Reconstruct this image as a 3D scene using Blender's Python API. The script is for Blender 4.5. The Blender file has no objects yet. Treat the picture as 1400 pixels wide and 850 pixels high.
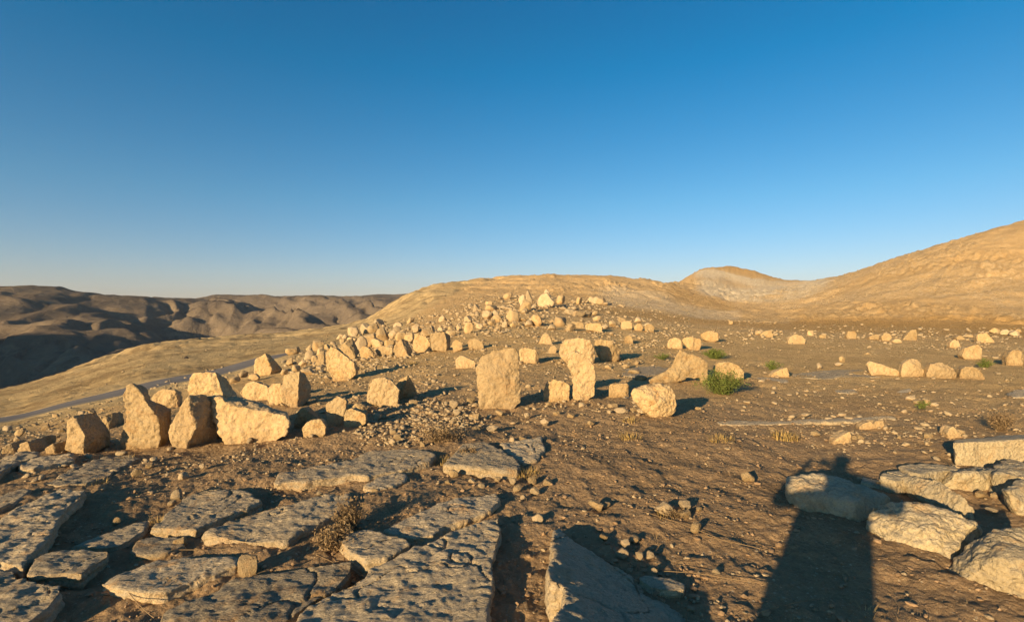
import bpy, bmesh, math, random
import numpy as np
from mathutils import Vector, Matrix

SC = bpy.context.scene
COL = SC.collection
CAMZ = 1.7
F = 700.0
SUN_AZ = math.radians(35.0)     # direction the light travels, clockwise from +Y
SUN_EL = math.radians(12.6)

# ---------------------------------------------------------------- noise
def _h(ix, iy, iz, seed):
    n = (ix.astype(np.int64) * 374761393 + iy.astype(np.int64) * 668265263 + iz.astype(np.int64) * 1274126177 + seed * 974634777) & 0xffffffff
    n = ((n ^ (n >> 13)) * 1274126177) & 0xffffffff
    n = ((n ^ (n >> 16)) * 2246822519) & 0xffffffff
    n = n ^ (n >> 15)
    return (n & 0xffff).astype(np.float64) / 32767.5 - 1.0

def noise3(p, seed=0):
    p = np.asarray(p, float)
    i = np.floor(p).astype(np.int64); f = p - i
    u = f * f * f * (f * (f * 6 - 15) + 10)
    r = 0
    for dx in (0, 1):
        wx = u[:, 0] if dx else 1 - u[:, 0]
        for dy in (0, 1):
            wy = u[:, 1] if dy else 1 - u[:, 1]
            for dz in (0, 1):
                wz = u[:, 2] if dz else 1 - u[:, 2]
                r = r + wx * wy * wz * _h(i[:, 0] + dx, i[:, 1] + dy, i[:, 2] + dz, seed)
    return r

def noise2(x, y, seed=0):
    ix = np.floor(x).astype(np.int64); iy = np.floor(y).astype(np.int64)
    fx = x - ix; fy = y - iy
    ux = fx * fx * fx * (fx * (fx * 6 - 15) + 10); uy = fy * fy * fy * (fy * (fy * 6 - 15) + 10)
    z = np.zeros_like(ix)
    a = _h(ix, iy, z, seed); b = _h(ix + 1, iy, z, seed); c = _h(ix, iy + 1, z, seed); d = _h(ix + 1, iy + 1, z, seed)
    return (a * (1 - ux) + b * ux) * (1 - uy) + (c * (1 - ux) + d * ux) * uy

def fbm2(x, y, oct=4, seed=0, gain=.5):
    r = 0; a = 1
    for k in range(oct):
        r = r + a * noise2(x * 2 ** k + 17.3 * k, y * 2 ** k - 9.1 * k, seed + k); a *= gain
    return r

def fbm3(p, oct=4, seed=0, gain=.5):
    r = 0; a = 1
    for k in range(oct):
        r = r + a * noise3(p * 2 ** k + 11.7 * k, seed + k); a *= gain
    return r

def sstep(a, b, x):
    t = np.clip((x - a) / (b - a), 0, 1)
    return t * t * (3 - 2 * t)

# ---------------------------------------------------------------- terrain tables: each column is an azimuth, heights given along it
def make_table(cols, ymin, ymax, n=260):
    pxs = sorted(cols)
    ly = np.linspace(math.log(ymin), math.log(ymax), n)
    prof = []
    for px in pxs:
        pts = cols[px]
        Y = np.array([q[0] for q in pts], float); z = CAMZ - (np.array([q[1] for q in pts], float) - 425) / F * Y
        X = np.log(Y)
        # monotone cubic (Fritsch-Carlson)
        h = np.diff(X); d = np.diff(z) / h
        m = np.zeros(len(X)); m[0] = d[0]; m[-1] = d[-1]
        for i in range(1, len(X) - 1):
            m[i] = 0 if d[i - 1] * d[i] <= 0 else 3 * (h[i - 1] + h[i]) / ((2 * h[i] + h[i - 1]) / d[i - 1] + (h[i] + 2 * h[i - 1]) / d[i])
        k = np.clip(np.searchsorted(X, ly) - 1, 0, len(X) - 2)
        t = np.clip((ly - X[k]) / h[k], 0, 1); hh = h[k]
        v = (1 + 2 * t) * (1 - t) ** 2 * z[k] + t * (1 - t) ** 2 * hh * m[k] + t * t * (3 - 2 * t) * z[k + 1] + t * t * (t - 1) * hh * m[k + 1]
        prof.append(v)
    prof = np.array(prof)
    gx = np.linspace(pxs[0], pxs[-1], 400); P = np.array(pxs, float)
    k = np.clip(np.searchsorted(P, gx) - 1, 0, len(P) - 2); t = ((gx - P[k]) / (P[k + 1] - P[k]))[:, None]
    def tang(i):
        i0 = np.clip(i - 1, 0, len(P) - 1); i1 = np.clip(i + 1, 0, len(P) - 1)
        return (prof[i1] - prof[i0]) / (P[i1] - P[i0])[:, None]
    hh = (P[k + 1] - P[k])[:, None]
    T = (1 + 2 * t) * (1 - t) ** 2 * prof[k] + t * (1 - t) ** 2 * hh * tang(k) + t * t * (3 - 2 * t) * prof[k + 1] + t * t * (t - 1) * hh * tang(k + 1)
    return (gx, ly, T)

def look(tab, px, Y):
    gx, ly, T = tab
    a = np.clip((px - gx[0]) / (gx[1] - gx[0]), 0, len(gx) - 1.001); b = np.clip((np.log(np.maximum(Y, 1e-3)) - ly[0]) / (ly[1] - ly[0]), 0, len(ly) - 1.001)
    i = a.astype(int); j = b.astype(int); u = a - i; v = b - j
    return (T[i, j] * (1 - u) + T[i + 1, j] * u) * (1 - v) + (T[i, j + 1] * (1 - u) + T[i + 1, j + 1] * u) * v

GROUND = {
 -350: [(2.8,850),(6,640),(10,603),(20,597),(40,590),(70,590),(110,640),(200,790),(500,600)],
 0:   [(2.8,850),(5,666),(7,614),(9,598),(12,589),(22,575),(40,556),(70,532),(110,566),(200,650),(500,600)],
 100: [(2.8,850),(5,665),(7,610),(10,582),(14,568),(26,551),(45,530),(90,505),(140,530),(220,600),(500,600)],
 200: [(2.8,850),(5,665),(7,608),(10,567),(14,550),(30,529),(50,502),(110,475),(170,500),(260,570),(500,590)],
 300: [(2.8,850),(5,664),(7,603),(10,560),(14,537),(22,520),(38,508),(60,485),(140,461),(200,480),(300,540),(500,590)],
 400: [(2.8,850),(5,662),(7,600),(10,556),(14,528),(20,507),(30,496),(50,480),(80,467),(160,455),(230,466),(320,510),(500,580)],
 500: [(2.8,850),(5,660),(7,595),(10,550),(14,518),(20,494),(30,478),(45,466),(70,455),(110,446),(180,438),(270,458),(350,500),(500,570)],
 550: [(2.8,850),(5,660),(7,593),(10,547),(14,514),(20,489),(30,469),(45,456),(65,445),(110,429),(190,407),(270,430),(350,480),(500,560)],
 600: [(2.8,850),(5,660),(7,590),(10,543),(14,510),(20,484),(30,461),(45,445),(60,436),(110,412),(190,392),(260,404),(350,450),(500,550)],
 700: [(2.8,850),(5,660),(7,590),(10,541),(14,507),(20,478),(30,451),(45,428),(60,416),(78,415),(120,402),(200,381),(260,390),(350,440),(500,550)],
 800: [(2.8,850),(5,660),(7,590),(10,542),(14,508),(20,480),(30,454),(45,433),(60,420),(80,419),(125,400),(200,380),(270,390),(350,430),(500,550)],
 900: [(2.8,850),(5,660),(7,591),(10,543),(14,509),(20,483),(30,458),(45,441),(60,434),(80,429),(130,407),(200,387.5),(280,396),(350,420),(500,540)],
 960: [(2.8,850),(5,660),(7,591),(10,544),(14,510),(20,485),(30,462),(45,446),(60,440),(80,437),(140,417),(220,394),(320,370),(400,390),(500,520)],
 1010:[(2.8,850),(5,660),(7,592),(10,545),(14,511),(20,486),(30,464),(45,448),(60,442),(80,439),(150,422),(240,396),(330,368),(400,385),(500,520)],
 1090:[(2.8,850),(5,661),(7,593),(10,546),(14,512),(20,488),(30,466),(45,452),(60,444),(80,441),(140,424),(220,395),(310,386),(400,410),(500,520)],
 1200:[(2.8,850),(5,661),(7,594),(10,547),(14,514),(20,490),(30,468),(45,453),(60,446),(78,440),(120,408),(210,362),(300,375),(400,420),(500,520)],
 1300:[(2.8,850),(5,662),(7,595),(10,548),(14,515),(20,491),(30,470),(45,455),(60,447),(74,442),(110,398),(190,331),(280,350),(400,420),(500,520)],
 1400:[(2.8,850),(5,662),(7,596),(10,549),(14,516),(20,492),(30,471),(45,456),(60,448),(72,443),(105,396),(175,305),(260,330),(400,420),(500,520)],
 1800:[(2.8,850),(5,662),(7,597),(10,550),(14,517),(20,493),(30,472),(45,458),(60,447),(72,435),(110,370),(175,240),(260,280),(400,400),(500,500)],
}
GT = make_table(GROUND, 2.8, 500)
ROADX = lambda y: -22.0 - 6.0 * sstep(45, 140, y) - 0.6 * np.sin(y / 9.0)

def H(x, y):
    """smooth ground height"""
    x = np.atleast_1d(np.asarray(x, float)); y = np.atleast_1d(np.asarray(y, float))
    r = np.hypot(x, y); az = np.arctan2(x, y)
    az_c = np.clip(az, math.radians(-56), math.radians(57))
    px = 700 + F * np.tan(az_c); Y = np.maximum(r * np.cos(az_c), 2.8)
    z = look(GT, px, Y)
    back = sstep(math.radians(57), math.radians(100), np.abs(az))
    zb = -0.00008 * r * r
    z = z * (1 - back) + zb * back
    z = z * sstep(0.8, 2.8, r) 
    return z

def gdetail(x, y):
    """small relief of the ground, in metres"""
    r = np.hypot(x, y)
    near = 1 - sstep(25, 60, r)
    d = 0.030 * fbm2(x / 0.9, y / 0.9, 3, 5) * near
    cl = fbm2(x / 0.16, y / 0.16, 4, 15, .6)
    d = d + 0.016 * cl * (1 - sstep(14, 35, r))
    d = d + 0.010 * np.maximum(0, noise2(x / 0.055, y / 0.055, 31) - .15) * (1 - sstep(6, 12, r))
    mid = sstep(20, 50, r)
    d = d + mid * (0.10 * fbm2(x / 4, y / 4, 4, 41) )
    far = sstep(70, 130, r)
    rg = 1 - np.abs(fbm2(x / 22 + .3 * noise2(x / 9, y / 9, 3), y / 22, 4, 51))
    d = d + far * (0.9 * (rg - .6) + 0.16 * fbm2(x / 2.6, y / 2.6, 4, 61, .62))
    zz = H(x, y); band = zz / 2.6 + .9 * fbm2(x / 30, y / 30, 3, 171); fr = band % 1
    led = sstep(0, .25, fr) * (1 - sstep(.75, 1, fr)) * sstep(-.15, .45, fbm2(x / 18, y / 18, 3, 181))
    d = d + far * .55 * led * sstep(85, 120, r)
    lft = sstep(-9, -14, x) * (1 - sstep(150, 200, r)) * sstep(9, 16, r)
    d = d + lft * (.05 * fbm2(x / .7, y / .7, 3, 191) + .10 * np.maximum(0, fbm2(x / 2.2, y / 3, 3, 195)))
    # rocky outcrops: right slope, pale middle hill
    out = sstep(.05, .5, fbm2(x / 30, y / 30, 3, 71)) * sstep(85, 120, r) * sstep(-10, 30, x)
    st = .7 * np.maximum(0, noise2(x / 1.5, y / 1.1, 81)) + .7 * np.maximum(0, noise2(x / .8, y / .7, 82))
    d = d + out * 1.05 * st
    rd = (1 - sstep(2.2, 4.5, np.abs(x - ROADX(y)))) * ((y > -40) & (y < 49))
    return d * (1 - rd)

def Hs(x, y):
    return float(H(x, y)[0])

def ray(px, py, y0=1.2, y1=240):
    """where the sight line of a picture point meets the ground"""
    Y = np.exp(np.linspace(math.log(y0), math.log(y1), 3000))
    X = (px - 700) / F * Y; Z = CAMZ - (py - 425) / F * Y
    g = H(X, Y)
    k = np.nonzero(Z <= g)[0]
    if len(k) == 0: return None
    k = k[0]
    return (X[k], Y[k], g[k])

# ---------------------------------------------------------------- material helpers
def newmat(name):
    m = bpy.data.materials.new(name); m.use_nodes = True
    nt = m.node_tree; nt.nodes.clear()
    out = nt.nodes.new('ShaderNodeOutputMaterial'); b = nt.nodes.new('ShaderNodeBsdfPrincipled')
    nt.links.new(b.outputs[0], out.inputs[0])
    b.inputs['Specular IOR Level'].default_value = .2
    b.inputs['Roughness'].default_value = .9
    return m, nt, b

class N:
    def __init__(s, nt): s.nt = nt
    def link(s, v, sock):
        if isinstance(v, bpy.types.NodeSocket): s.nt.links.new(v, sock)
        else: sock.default_value = v
    def noise(s, vec, scale, detail=6, rough=.6, dist=0):
        n = s.nt.nodes.new('ShaderNodeTexNoise'); s.link(vec, n.inputs['Vector'])
        n.inputs['Scale'].default_value = scale; n.inputs['Detail'].default_value = detail
        n.inputs['Roughness'].default_value = rough; n.inputs['Distortion'].default_value = dist
        return n.outputs['Fac']
    def vor(s, vec, scale, feat='F1', out='Distance', rnd=1):
        n = s.nt.nodes.new('ShaderNodeTexVoronoi'); n.feature = feat; s.link(vec, n.inputs['Vector'])
        n.inputs['Scale'].default_value = scale; n.inputs['Randomness'].default_value = rnd
        return n.outputs[out]
    def ramp(s, v, stops, interp='LINEAR'):
        n = s.nt.nodes.new('ShaderNodeValToRGB'); s.link(v, n.inputs[0]); cr = n.color_ramp; cr.interpolation = interp
        while len(cr.elements) < len(stops): cr.elements.new(.5)
        for e, (p, c) in zip(cr.elements, stops):
            e.position = p; e.color = (c, c, c, 1) if isinstance(c, (int, float)) else (*c, 1)
        return n.outputs[0]
    def mix(s, f, a, b, mode='MIX'):
        n = s.nt.nodes.new('ShaderNodeMix'); n.data_type = 'RGBA'; n.blend_type = mode
        s.link(f, n.inputs[0]); 
        for v, k in ((a, 6), (b, 7)):
            if isinstance(v, tuple) and len(v) == 3: v = (*v, 1)
            s.link(v, n.inputs[k])
        return n.outputs[2]
    def math(s, op, a, b=0.0, c=0.0):
        n = s.nt.nodes.new('ShaderNodeMath'); n.operation = op
        s.link(a, n.inputs[0]); s.link(b, n.inputs[1]); s.link(c, n.inputs[2])
        return n.outputs[0]
    def bump(s, h, dist, strength=1.0, normal=None):
        n = s.nt.nodes.new('ShaderNodeBump'); s.link(h, n.inputs['Height'])
        n.inputs['Distance'].default_value = dist; n.inputs['Strength'].default_value = strength
        if normal is not None: s.nt.links.new(normal, n.inputs['Normal'])
        return n.outputs[0]
    def attr(s, name):
        n = s.nt.nodes.new('ShaderNodeAttribute'); n.attribute_name = name; return n.outputs['Fac']
    def obj(s):
        n = s.nt.nodes.new('ShaderNodeTexCoord'); return n.outputs['Object']
    def pos(s):
        n = s.nt.nodes.new('ShaderNodeNewGeometry'); return n.outputs['Position']

def rock_mat(name, cA, cB, grey, greyamt, scale=1.0, bump=1.0):
    m, nt, b = newmat(name); n = N(nt)
    oi = nt.nodes.new('ShaderNodeObjectInfo')
    co = nt.nodes.new('ShaderNodeVectorMath'); co.operation = 'ADD'
    sc = nt.nodes.new('ShaderNodeVectorMath'); sc.operation = 'SCALE'; sc.inputs[0].default_value = (37.1, 11.7, 5.3)
    nt.links.new(oi.outputs['Random'], sc.inputs['Scale']); nt.links.new(n.obj(), co.inputs[0]); nt.links.new(sc.outputs[0], co.inputs[1])
    v = co.outputs[0]
    big = n.noise(v, 2.2 * scale, 5, .6, .4); med = n.noise(v, 11 * scale, 6, .65); fine = n.noise(v, 60 * scale, 4, .7)
    col = n.mix(n.ramp(big, [(.35, 0), (.68, 1)]), cA, cB)
    # grey weathered crust in uneven patches, mostly on the upward faces where lichen sits; partly sky light put into the colour
    geo = nt.nodes.new('ShaderNodeNewGeometry'); sep = nt.nodes.new('ShaderNodeSeparateXYZ'); nt.links.new(geo.outputs['True Normal'], sep.inputs[0])
    up = n.math('MULTIPLY_ADD', sep.outputs[2], .42, n.math('MULTIPLY_ADD', med, .8, n.math('MULTIPLY', big, .25)))
    g = n.math('MULTIPLY', n.ramp(up, [(.58, 0), (.88, 1)]), greyamt)
    col = n.mix(g, col, grey)
    # ochre stains, dark lichen patches and soil clinging to the foot
    st = n.noise(v, 3.3 * scale, 6, .7, 1.0); col = n.mix(n.ramp(st, [(.54, 0), (.66, .65)]), col, tuple(c * k for c, k in zip(cB, (.95, .72, .5))))
    li = n.noise(v, 6.5 * scale, 7, .75, .6); col = n.mix(n.ramp(li, [(.57, 0), (.64, .6)]), col, (.20, .165, .12))
    wh = n.noise(v, 4.6 * scale, 7, .75, .3); col = n.mix(n.ramp(wh, [(.58, 0), (.68, .5)]), col, tuple(min(.8, c * 1.25) for c in cA))
    sz = nt.nodes.new('ShaderNodeSeparateXYZ'); nt.links.new(n.obj(), sz.inputs[0])
    soilf = n.ramp(n.math('MULTIPLY_ADD', med, .16, n.math('MULTIPLY', sz.outputs[2], 1.0)), [(.06, .75), (.19, 0)])
    if 'boulder' in name: col = n.mix(soilf, col, (.30, .19, .09))
    cr = n.vor(v, 3.1 * scale, 'DISTANCE_TO_EDGE'); crk = n.ramp(n.math('ADD', cr, n.math('MULTIPLY', med, .06)), [(.028, .45), (.05, 1)])
    col = n.mix(.55, col, crk, 'MULTIPLY')
    pit = n.ramp(n.noise(v, 24 * scale, 5, .75), [(.36, .62), (.50, 1)])
    col = n.mix(.8, col, pit, 'MULTIPLY')
    spk = n.ramp(fine, [(.35, .72), (.65, 1.22)])
    col = n.mix(.6, col, spk, 'MULTIPLY')
    rn2 = n.math('FRACT', n.math('MULTIPLY', oi.outputs['Random'], 7.31)); col = n.mix(n.math('MULTIPLY', rn2, .45), col, tuple(c * k for c, k in zip(grey, (1.25, 1.2, 1.1)))); tone = n.ramp(oi.outputs['Random'], [(0, .80), (1, 1.18)])
    col = n.mix(1, col, tone, 'MULTIPLY')
    nt.links.new(col, b.inputs['Base Color'])
    vc = n.vor(v, 30 * scale)
    if name.startswith('grey'):
        mp = nt.nodes.new('ShaderNodeMapping'); mp.inputs['Scale'].default_value = (1, 3.2, 1); mp.inputs['Rotation'].default_value = (0, 0, .5); nt.links.new(v, mp.inputs[0])
        rid = n.noise(mp.outputs[0], 17, 7, .72, .8); med = n.math('ADD', med, n.math('MULTIPLY', rid, 1.2))
    hgt = n.math('ADD', n.math('MULTIPLY', med, 1.3), n.math('MULTIPLY_ADD', fine, .45, n.math('MULTIPLY', vc, .35)))
    nt.links.new(n.bump(hgt, .035 * bump / scale, .9), b.inputs['Normal'])
    return m

M = {}
M['stone'] = rock_mat('limestone_boulder', (.52, .38, .205), (.42, .28, .13), (.33, .26, .175), .5, 1.0, .6)
M['slab'] = rock_mat('grey_weathered_limestone', (.56, .43, .26), (.48, .35, .20), (.42, .355, .265), .75, 1.3, .9)
M['block'] = rock_mat('pale_limestone_block', (.52, .42, .26), (.44, .335, .19), (.36, .315, .245), .55, 1.1, 1.1)
M['small'] = rock_mat('loose_limestone', (.53, .415, .265), (.42, .30, .17), (.34, .28, .20), .3, 3.0, .6)

def ground_mat():
    m, nt, b = newmat('dry_stony_soil'); n = N(nt); p = n.pos()
    a_grass = n.attr('grass'); a_pale = n.attr('pale'); a_clay = n.attr('clay'); a_rock = n.attr('rock'); a_near = n.attr('near')
    big = n.noise(p, .35, 6, .6, .3); med = n.noise(p, 2.6, 7, .65); fine = n.noise(p, 22, 6, .7)
    soil = n.mix(n.ramp(big, [(.35, 0), (.65, 1)]), (.27, .178, .10), (.35, .235, .135))
    soil = n.mix(n.ramp(med, [(.5, 0), (.7, .7)]), soil, (.20, .135, .075))
    # dry flattened grass and litter flecks
    fl = n.ramp(n.noise(p, 48, 4, .75, 1.2), [(.56, 0), (.66, 1)])
    soil = n.mix(n.math('MULTIPLY', fl, .55), soil, (.44, .33, .18))
    # pebbles
    for s, th, amt in ((38, .20, .8), (85, .22, .7)):
        d = n.vor(p, s); c = n.vor(p, s, out='Color')
        sepc = nt.nodes.new('ShaderNodeSeparateColor'); nt.links.new(c, sepc.inputs[0])
        sel = n.math('MULTIPLY', n.math('LESS_THAN', d, n.math('MULTIPLY', sepc.outputs[1], .34)), n.math('GREATER_THAN', sepc.outputs[0], .66))
        sel = n.math('MULTIPLY', sel, n.math('MULTIPLY', a_near, amt))
        soil = n.mix(sel, soil, n.mix(sepc.outputs[2], (.50, .41, .29), (.30, .23, .16)))
    soil = n.mix(n.math('MULTIPLY', n.attr('mid'), .92), soil, n.mix(n.ramp(n.noise(p, .5, 8, .7), [(.38, 0), (.62, 1)]), (.76, .52, .245), (.58, .385, .175)))
    grass = n.mix(n.ramp(n.noise(p, .9, 8, .7, .5), [(.35, 0), (.65, 1)]), (.66, .49, .26), (.54, .39, .20))
    grass = n.mix(n.ramp(n.noise(p, .16, 7, .7), [(.46, 0), (.60, .85)]), grass, (.34, .235, .12))
    hill = n.mix(n.ramp(n.noise(p, .05, 7, .65, .5), [(.35, 0), (.62, 1)]), (.70, .47, .23), (.60, .39, .18))
    hill = n.mix(n.ramp(n.noise(p, .9, 7, .75), [(.48, 0), (.66, .7)]), hill, (.72, .54, .31))
    rock = n.mix(n.ramp(n.noise(p, 1.3, 6, .7), [(.4, 0), (.6, 1)]), (.78, .60, .37), (.52, .35, .17))
    pale = n.mix(n.ramp(n.noise(p, .7, 8, .75), [(.4, 0), (.62, 1)]), (.80, .68, .50), (.64, .49, .30))
    clay = n.mix(n.ramp(n.noise(p, .25, 7, .65), [(.35, 0), (.65, 1)]), (.68, .41, .15), (.60, .37, .15))
    far = n.attr('far')
    col = n.mix(far, soil, hill)
    br = n.ramp(n.noise(p, 1.6, 5, .6), [(.35, 0.0), (.65, 1)])
    def amt(a): return n.ramp(n.math('ADD', a, n.math('MULTIPLY_ADD', med, .5, -.25)), [(.3, 0), (.7, 1)])
    col = n.mix(amt(a_grass), col, grass)
    col = n.mix(amt(a_pale), col, pale)
    col = n.mix(amt(a_clay), col, clay)
    col = n.mix(n.math('MULTIPLY', amt(a_rock), br), col, rock)
    col = n.mix(.6, col, n.ramp(fine, [(.3, .7), (.7, 1.25)]), 'MULTIPLY')
    nt.links.new(col, b.inputs['Base Color'])
    vor = n.vor(p, 26)
    h = n.math('ADD', n.math('MULTIPLY', fine, .9), n.math('MULTIPLY_ADD', n.noise(p, 90, 4, .7), .4, n.math('MULTIPLY', vor, -.5)))
    b1 = n.bump(h, .025, .9)
    h2 = n.noise(p, .9, 9, .78)
    b2 = n.nt.nodes.new('ShaderNodeBump'); nt.links.new(h2, b2.inputs['Height']); nt.links.new(n.math('MULTIPLY', far, .9), b2.inputs['Strength'])
    b3 = n.nt.nodes.new('ShaderNodeBump'); nt.links.new(n.noise(p, 3.2, 8, .75), b3.inputs['Height']); nt.links.new(n.math('MULTIPLY', n.attr('mid'), .8), b3.inputs['Strength'])
    b3.inputs['Distance'].default_value = .28; nt.links.new(b1, b3.inputs['Normal'])
    b2.inputs['Distance'].default_value = .5; nt.links.new(b3.outputs[0], b2.inputs['Normal'])
    nt.links.new(b2.outputs[0], b.inputs['Normal'])
    b.inputs['Roughness'].default_value = 1
    b.inputs['Specular IOR Level'].default_value = .05
    return m
M['ground'] = ground_mat()

def hill_mat():
    m, nt, b = newmat('bare_far_hills'); n = N(nt); p = n.pos()
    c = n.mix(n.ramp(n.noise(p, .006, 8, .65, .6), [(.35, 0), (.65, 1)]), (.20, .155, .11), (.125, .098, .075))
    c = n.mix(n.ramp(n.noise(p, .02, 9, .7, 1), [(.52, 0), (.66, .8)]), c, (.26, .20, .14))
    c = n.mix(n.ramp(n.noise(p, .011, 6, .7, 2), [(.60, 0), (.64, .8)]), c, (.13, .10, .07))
    nt.links.new(c, b.inputs['Base Color'])
    nt.links.new(n.bump(n.noise(p, .03, 12, .72), 12, .7), b.inputs['Normal'])
    b.inputs['Roughness'].default_value = 1; b.inputs['Specular IOR Level'].default_value = 0
    return m
M['hills'] = hill_mat()

def simple_mat(name, c1, c2, scale=8, rough=.9, bump=.005, trans=0):
    m, nt, b = newmat(name); n = N(nt); v = n.obj()
    nt.links.new(n.mix(n.ramp(n.noise(v, scale, 5, .65), [(.35, 0), (.65, 1)]), c1, c2), b.inputs['Base Color'])
    b.inputs['Roughness'].default_value = rough
    nt.links.new(n.bump(n.noise(v, scale * 4, 5, .6), bump, .6), b.inputs['Normal'])
    return m
M['asphalt'] = simple_mat('worn_asphalt', (.13, .12, .118), (.20, .18, .165), 1.2, .85)
M['verge'] = simple_mat('gravel_verge', (.30, .25, .18), (.22, .18, .13), 5)
M['straw'] = simple_mat('dry_straw', (.46, .34, .15), (.36, .24, .10), 9)
M['drybush'] = simple_mat('dry_brush', (.26, .185, .10), (.19, .125, .07), 9)
M['yellow'] = simple_mat('yellow_dry_grass', (.40, .28, .10), (.30, .20, .075), 9)
M['green'] = simple_mat('green_leaves', (.15, .18, .04), (.09, .115, .03), 9)
M['stem'] = simple_mat('brown_stems', (.16, .11, .06), (.12, .08, .05), 9)
M['cloth'] = simple_mat('dark_jacket', (.05, .055, .07), (.04, .045, .055), 20)
M['trousers'] = simple_mat('khaki_trousers', (.16, .13, .09), (.14, .11, .08), 20)
M['skin'] = simple_mat('skin', (.45, .28, .20), (.42, .26, .18), 20, .6)
M['darkstone'] = simple_mat('dark_stone', (.035, .03, .028), (.05, .04, .035), 4)

# ---------------------------------------------------------------- mesh helpers
def mesh_np(name, V, Fc, smooth=False):
    me = bpy.data.meshes.new(name)
    V = np.asarray(V, np.float32); Fc = np.asarray(Fc, np.int32)
    k = Fc.shape[1]
    me.vertices.add(len(V)); me.vertices.foreach_set('co', V.ravel())
    me.loops.add(Fc.size); me.loops.foreach_set('vertex_index', Fc.ravel())
    me.polygons.add(len(Fc)); me.polygons.foreach_set('loop_start', np.arange(0, Fc.size, k, dtype=np.int32))
    me.polygons.foreach_set('use_smooth', np.full(len(Fc), smooth))
    me.update(calc_edges=True); me.validate()
    return me

def link(name, me, mat, loc=(0, 0, 0), parent=None):
    o = bpy.data.objects.new(name, me)
    if me is not None and mat is not None and len(me.materials) == 0: me.materials.append(mat)
    o.location = loc; COL.objects.link(o)
    if parent is not None: o.parent = parent
    return o

def tag(o, label=None, cat=None, group=None, kind=None):
    if label: o['label'] = label
    if cat: o['category'] = cat
    if group: o['group'] = group
    if kind: o['kind'] = kind
    return o

def grid_faces(nr, nc, wrap=False):
    i = np.arange(nr - 1)[:, None]; j = np.arange(nc if wrap else nc - 1)[None, :]
    j2 = (j + 1) % nc
    a = i * nc + j; b = i * nc + j2; c = (i + 1) * nc + j2; d = (i + 1) * nc + j
    return np.stack([a, d, c, b], -1).reshape(-1, 4)

# ---------------------------------------------------------------- the ground
def build_ground():
    dense = np.radians(np.arange(-50, 50, .125))
    rest = np.radians(np.concatenate([np.arange(50, 180, 2.5), np.arange(-180, -50, 2.5)]))
    az = np.concatenate([dense, rest]); nc = len(az)
    rr = [0.35]
    while rr[-1] < 700:
        r = rr[-1]
        rr.append(r * (1.0058 if 2.2 < r < 9 else 1.0075 if r < 260 else 1.03) if r > 2.2 else r * 1.06)
    rr = np.array(rr)
    R, A = np.meshgrid(rr, az, indexing='ij')
    x = (R * np.sin(A)).ravel(); y = (R * np.cos(A)).ravel()
    z = H(x, y) + gdetail(x, y)
    edge = sstep(480, 700, np.hypot(x, y)); z = z * (1 - edge) - 140 * edge
    V = np.stack([x, y, z], 1)
    Fc = grid_faces(len(rr), nc, True)
    me = mesh_np('ground', V, Fc, True)
    r = np.hypot(x, y); px = 700 + F * np.tan(np.clip(np.arctan2(x, y), -.98, .98))
    def at(name, v):
        a = me.attributes.new(name, 'FLOAT', 'POINT'); a.data.foreach_set('value', np.clip(v, 0, 1).astype(np.float32))
    at('near', 1 - sstep(8, 26, r)); at('mid', sstep(5, 20, r))
    far = sstep(62, 95, r); at('far', sstep(30, 58, r))
    left = sstep(-9, -15, x + .0 * y) * (1 - far)
    gr = np.maximum(left, sstep(-8, -20, x - (-6 + .05 * r)) * (r > 20))
    at('grass', gr * (1 - sstep(150, 200, r) * (px > 560)))
    # pale screes: right plain beyond 25 m, band on the middle hill
    pale = .30 * sstep(24, 46, r) * (1 - far) * sstep(-8, 2, x)
    pale = np.maximum(pale, sstep(180, 215, r) * (1 - sstep(300, 320, r)) * sstep(930, 970, px) * (1 - sstep(1100, 1180, px)) * (.8 + .4 * noise2(x / 14, y / 14, 9)))
    pale = np.maximum(pale, .5 * sstep(80, 100, r) * (1 - sstep(140, 165, r)) * sstep(780, 840, px) * (1 - sstep(1000, 1040, px)))
    at('pale', pale)
    clay = sstep(66, 76, r) * (1 - sstep(92, 112, r + 6 * noise2(x / 12, y / 12, 19))) * sstep(1050, 1110, px)
    clay = np.maximum(clay, .55 * sstep(38, 58, r) * (1 - sstep(80, 95, r)) * sstep(0, 12, x))
    clay = np.maximum(clay, .6 * sstep(300, 322, r) * sstep(940, 960, px))
    clay = np.maximum(clay, .5 * sstep(110, 130, r) * (1 - sstep(180, 200, r)) * sstep(880, 930, px) * (1 - sstep(990, 1030, px)))
    at('clay', clay)
    rock = sstep(95, 115, r) * sstep(1000, 1080, px) * sstep(-.3, .3, fbm2(x / 25, y / 25, 3, 71) + .2)
    rock = np.maximum(rock, .4 * sstep(85, 100, r) * (px > 580) )
    at('rock', rock)
    o = link('ground', me, M['ground']); tag(o, 'brown stony ground rising to tan hillsides', 'ground', kind='structure')
build_ground()

def build_road():
    ys = np.linspace(-30, 47, 240); W = [-2.7, -2.05, -2.0, 0, 2.0, 2.05, 2.7]
    V = []
    for yy in ys:
        cx = float(ROADX(np.array([yy]))[0])
        for w in W: V.append((cx + w, yy, Hs(cx + w, yy) + (.04 if abs(w) < 2.02 else .03 if abs(w) < 2.3 else -.03)))
    Fc = grid_faces(len(ys), len(W))
    me = mesh_np('road', V, Fc, True)
    me.materials.append(M['asphalt']); me.materials.append(M['verge'])
    k = np.tile([1, 1, 0, 0, 1, 1], len(ys) - 1).astype(np.int32); me.polygons.foreach_set('material_index', k)
    tag(link('road', me, None), 'narrow grey asphalt road with pale verges along the slope', 'road', kind='structure')
build_road()

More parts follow.
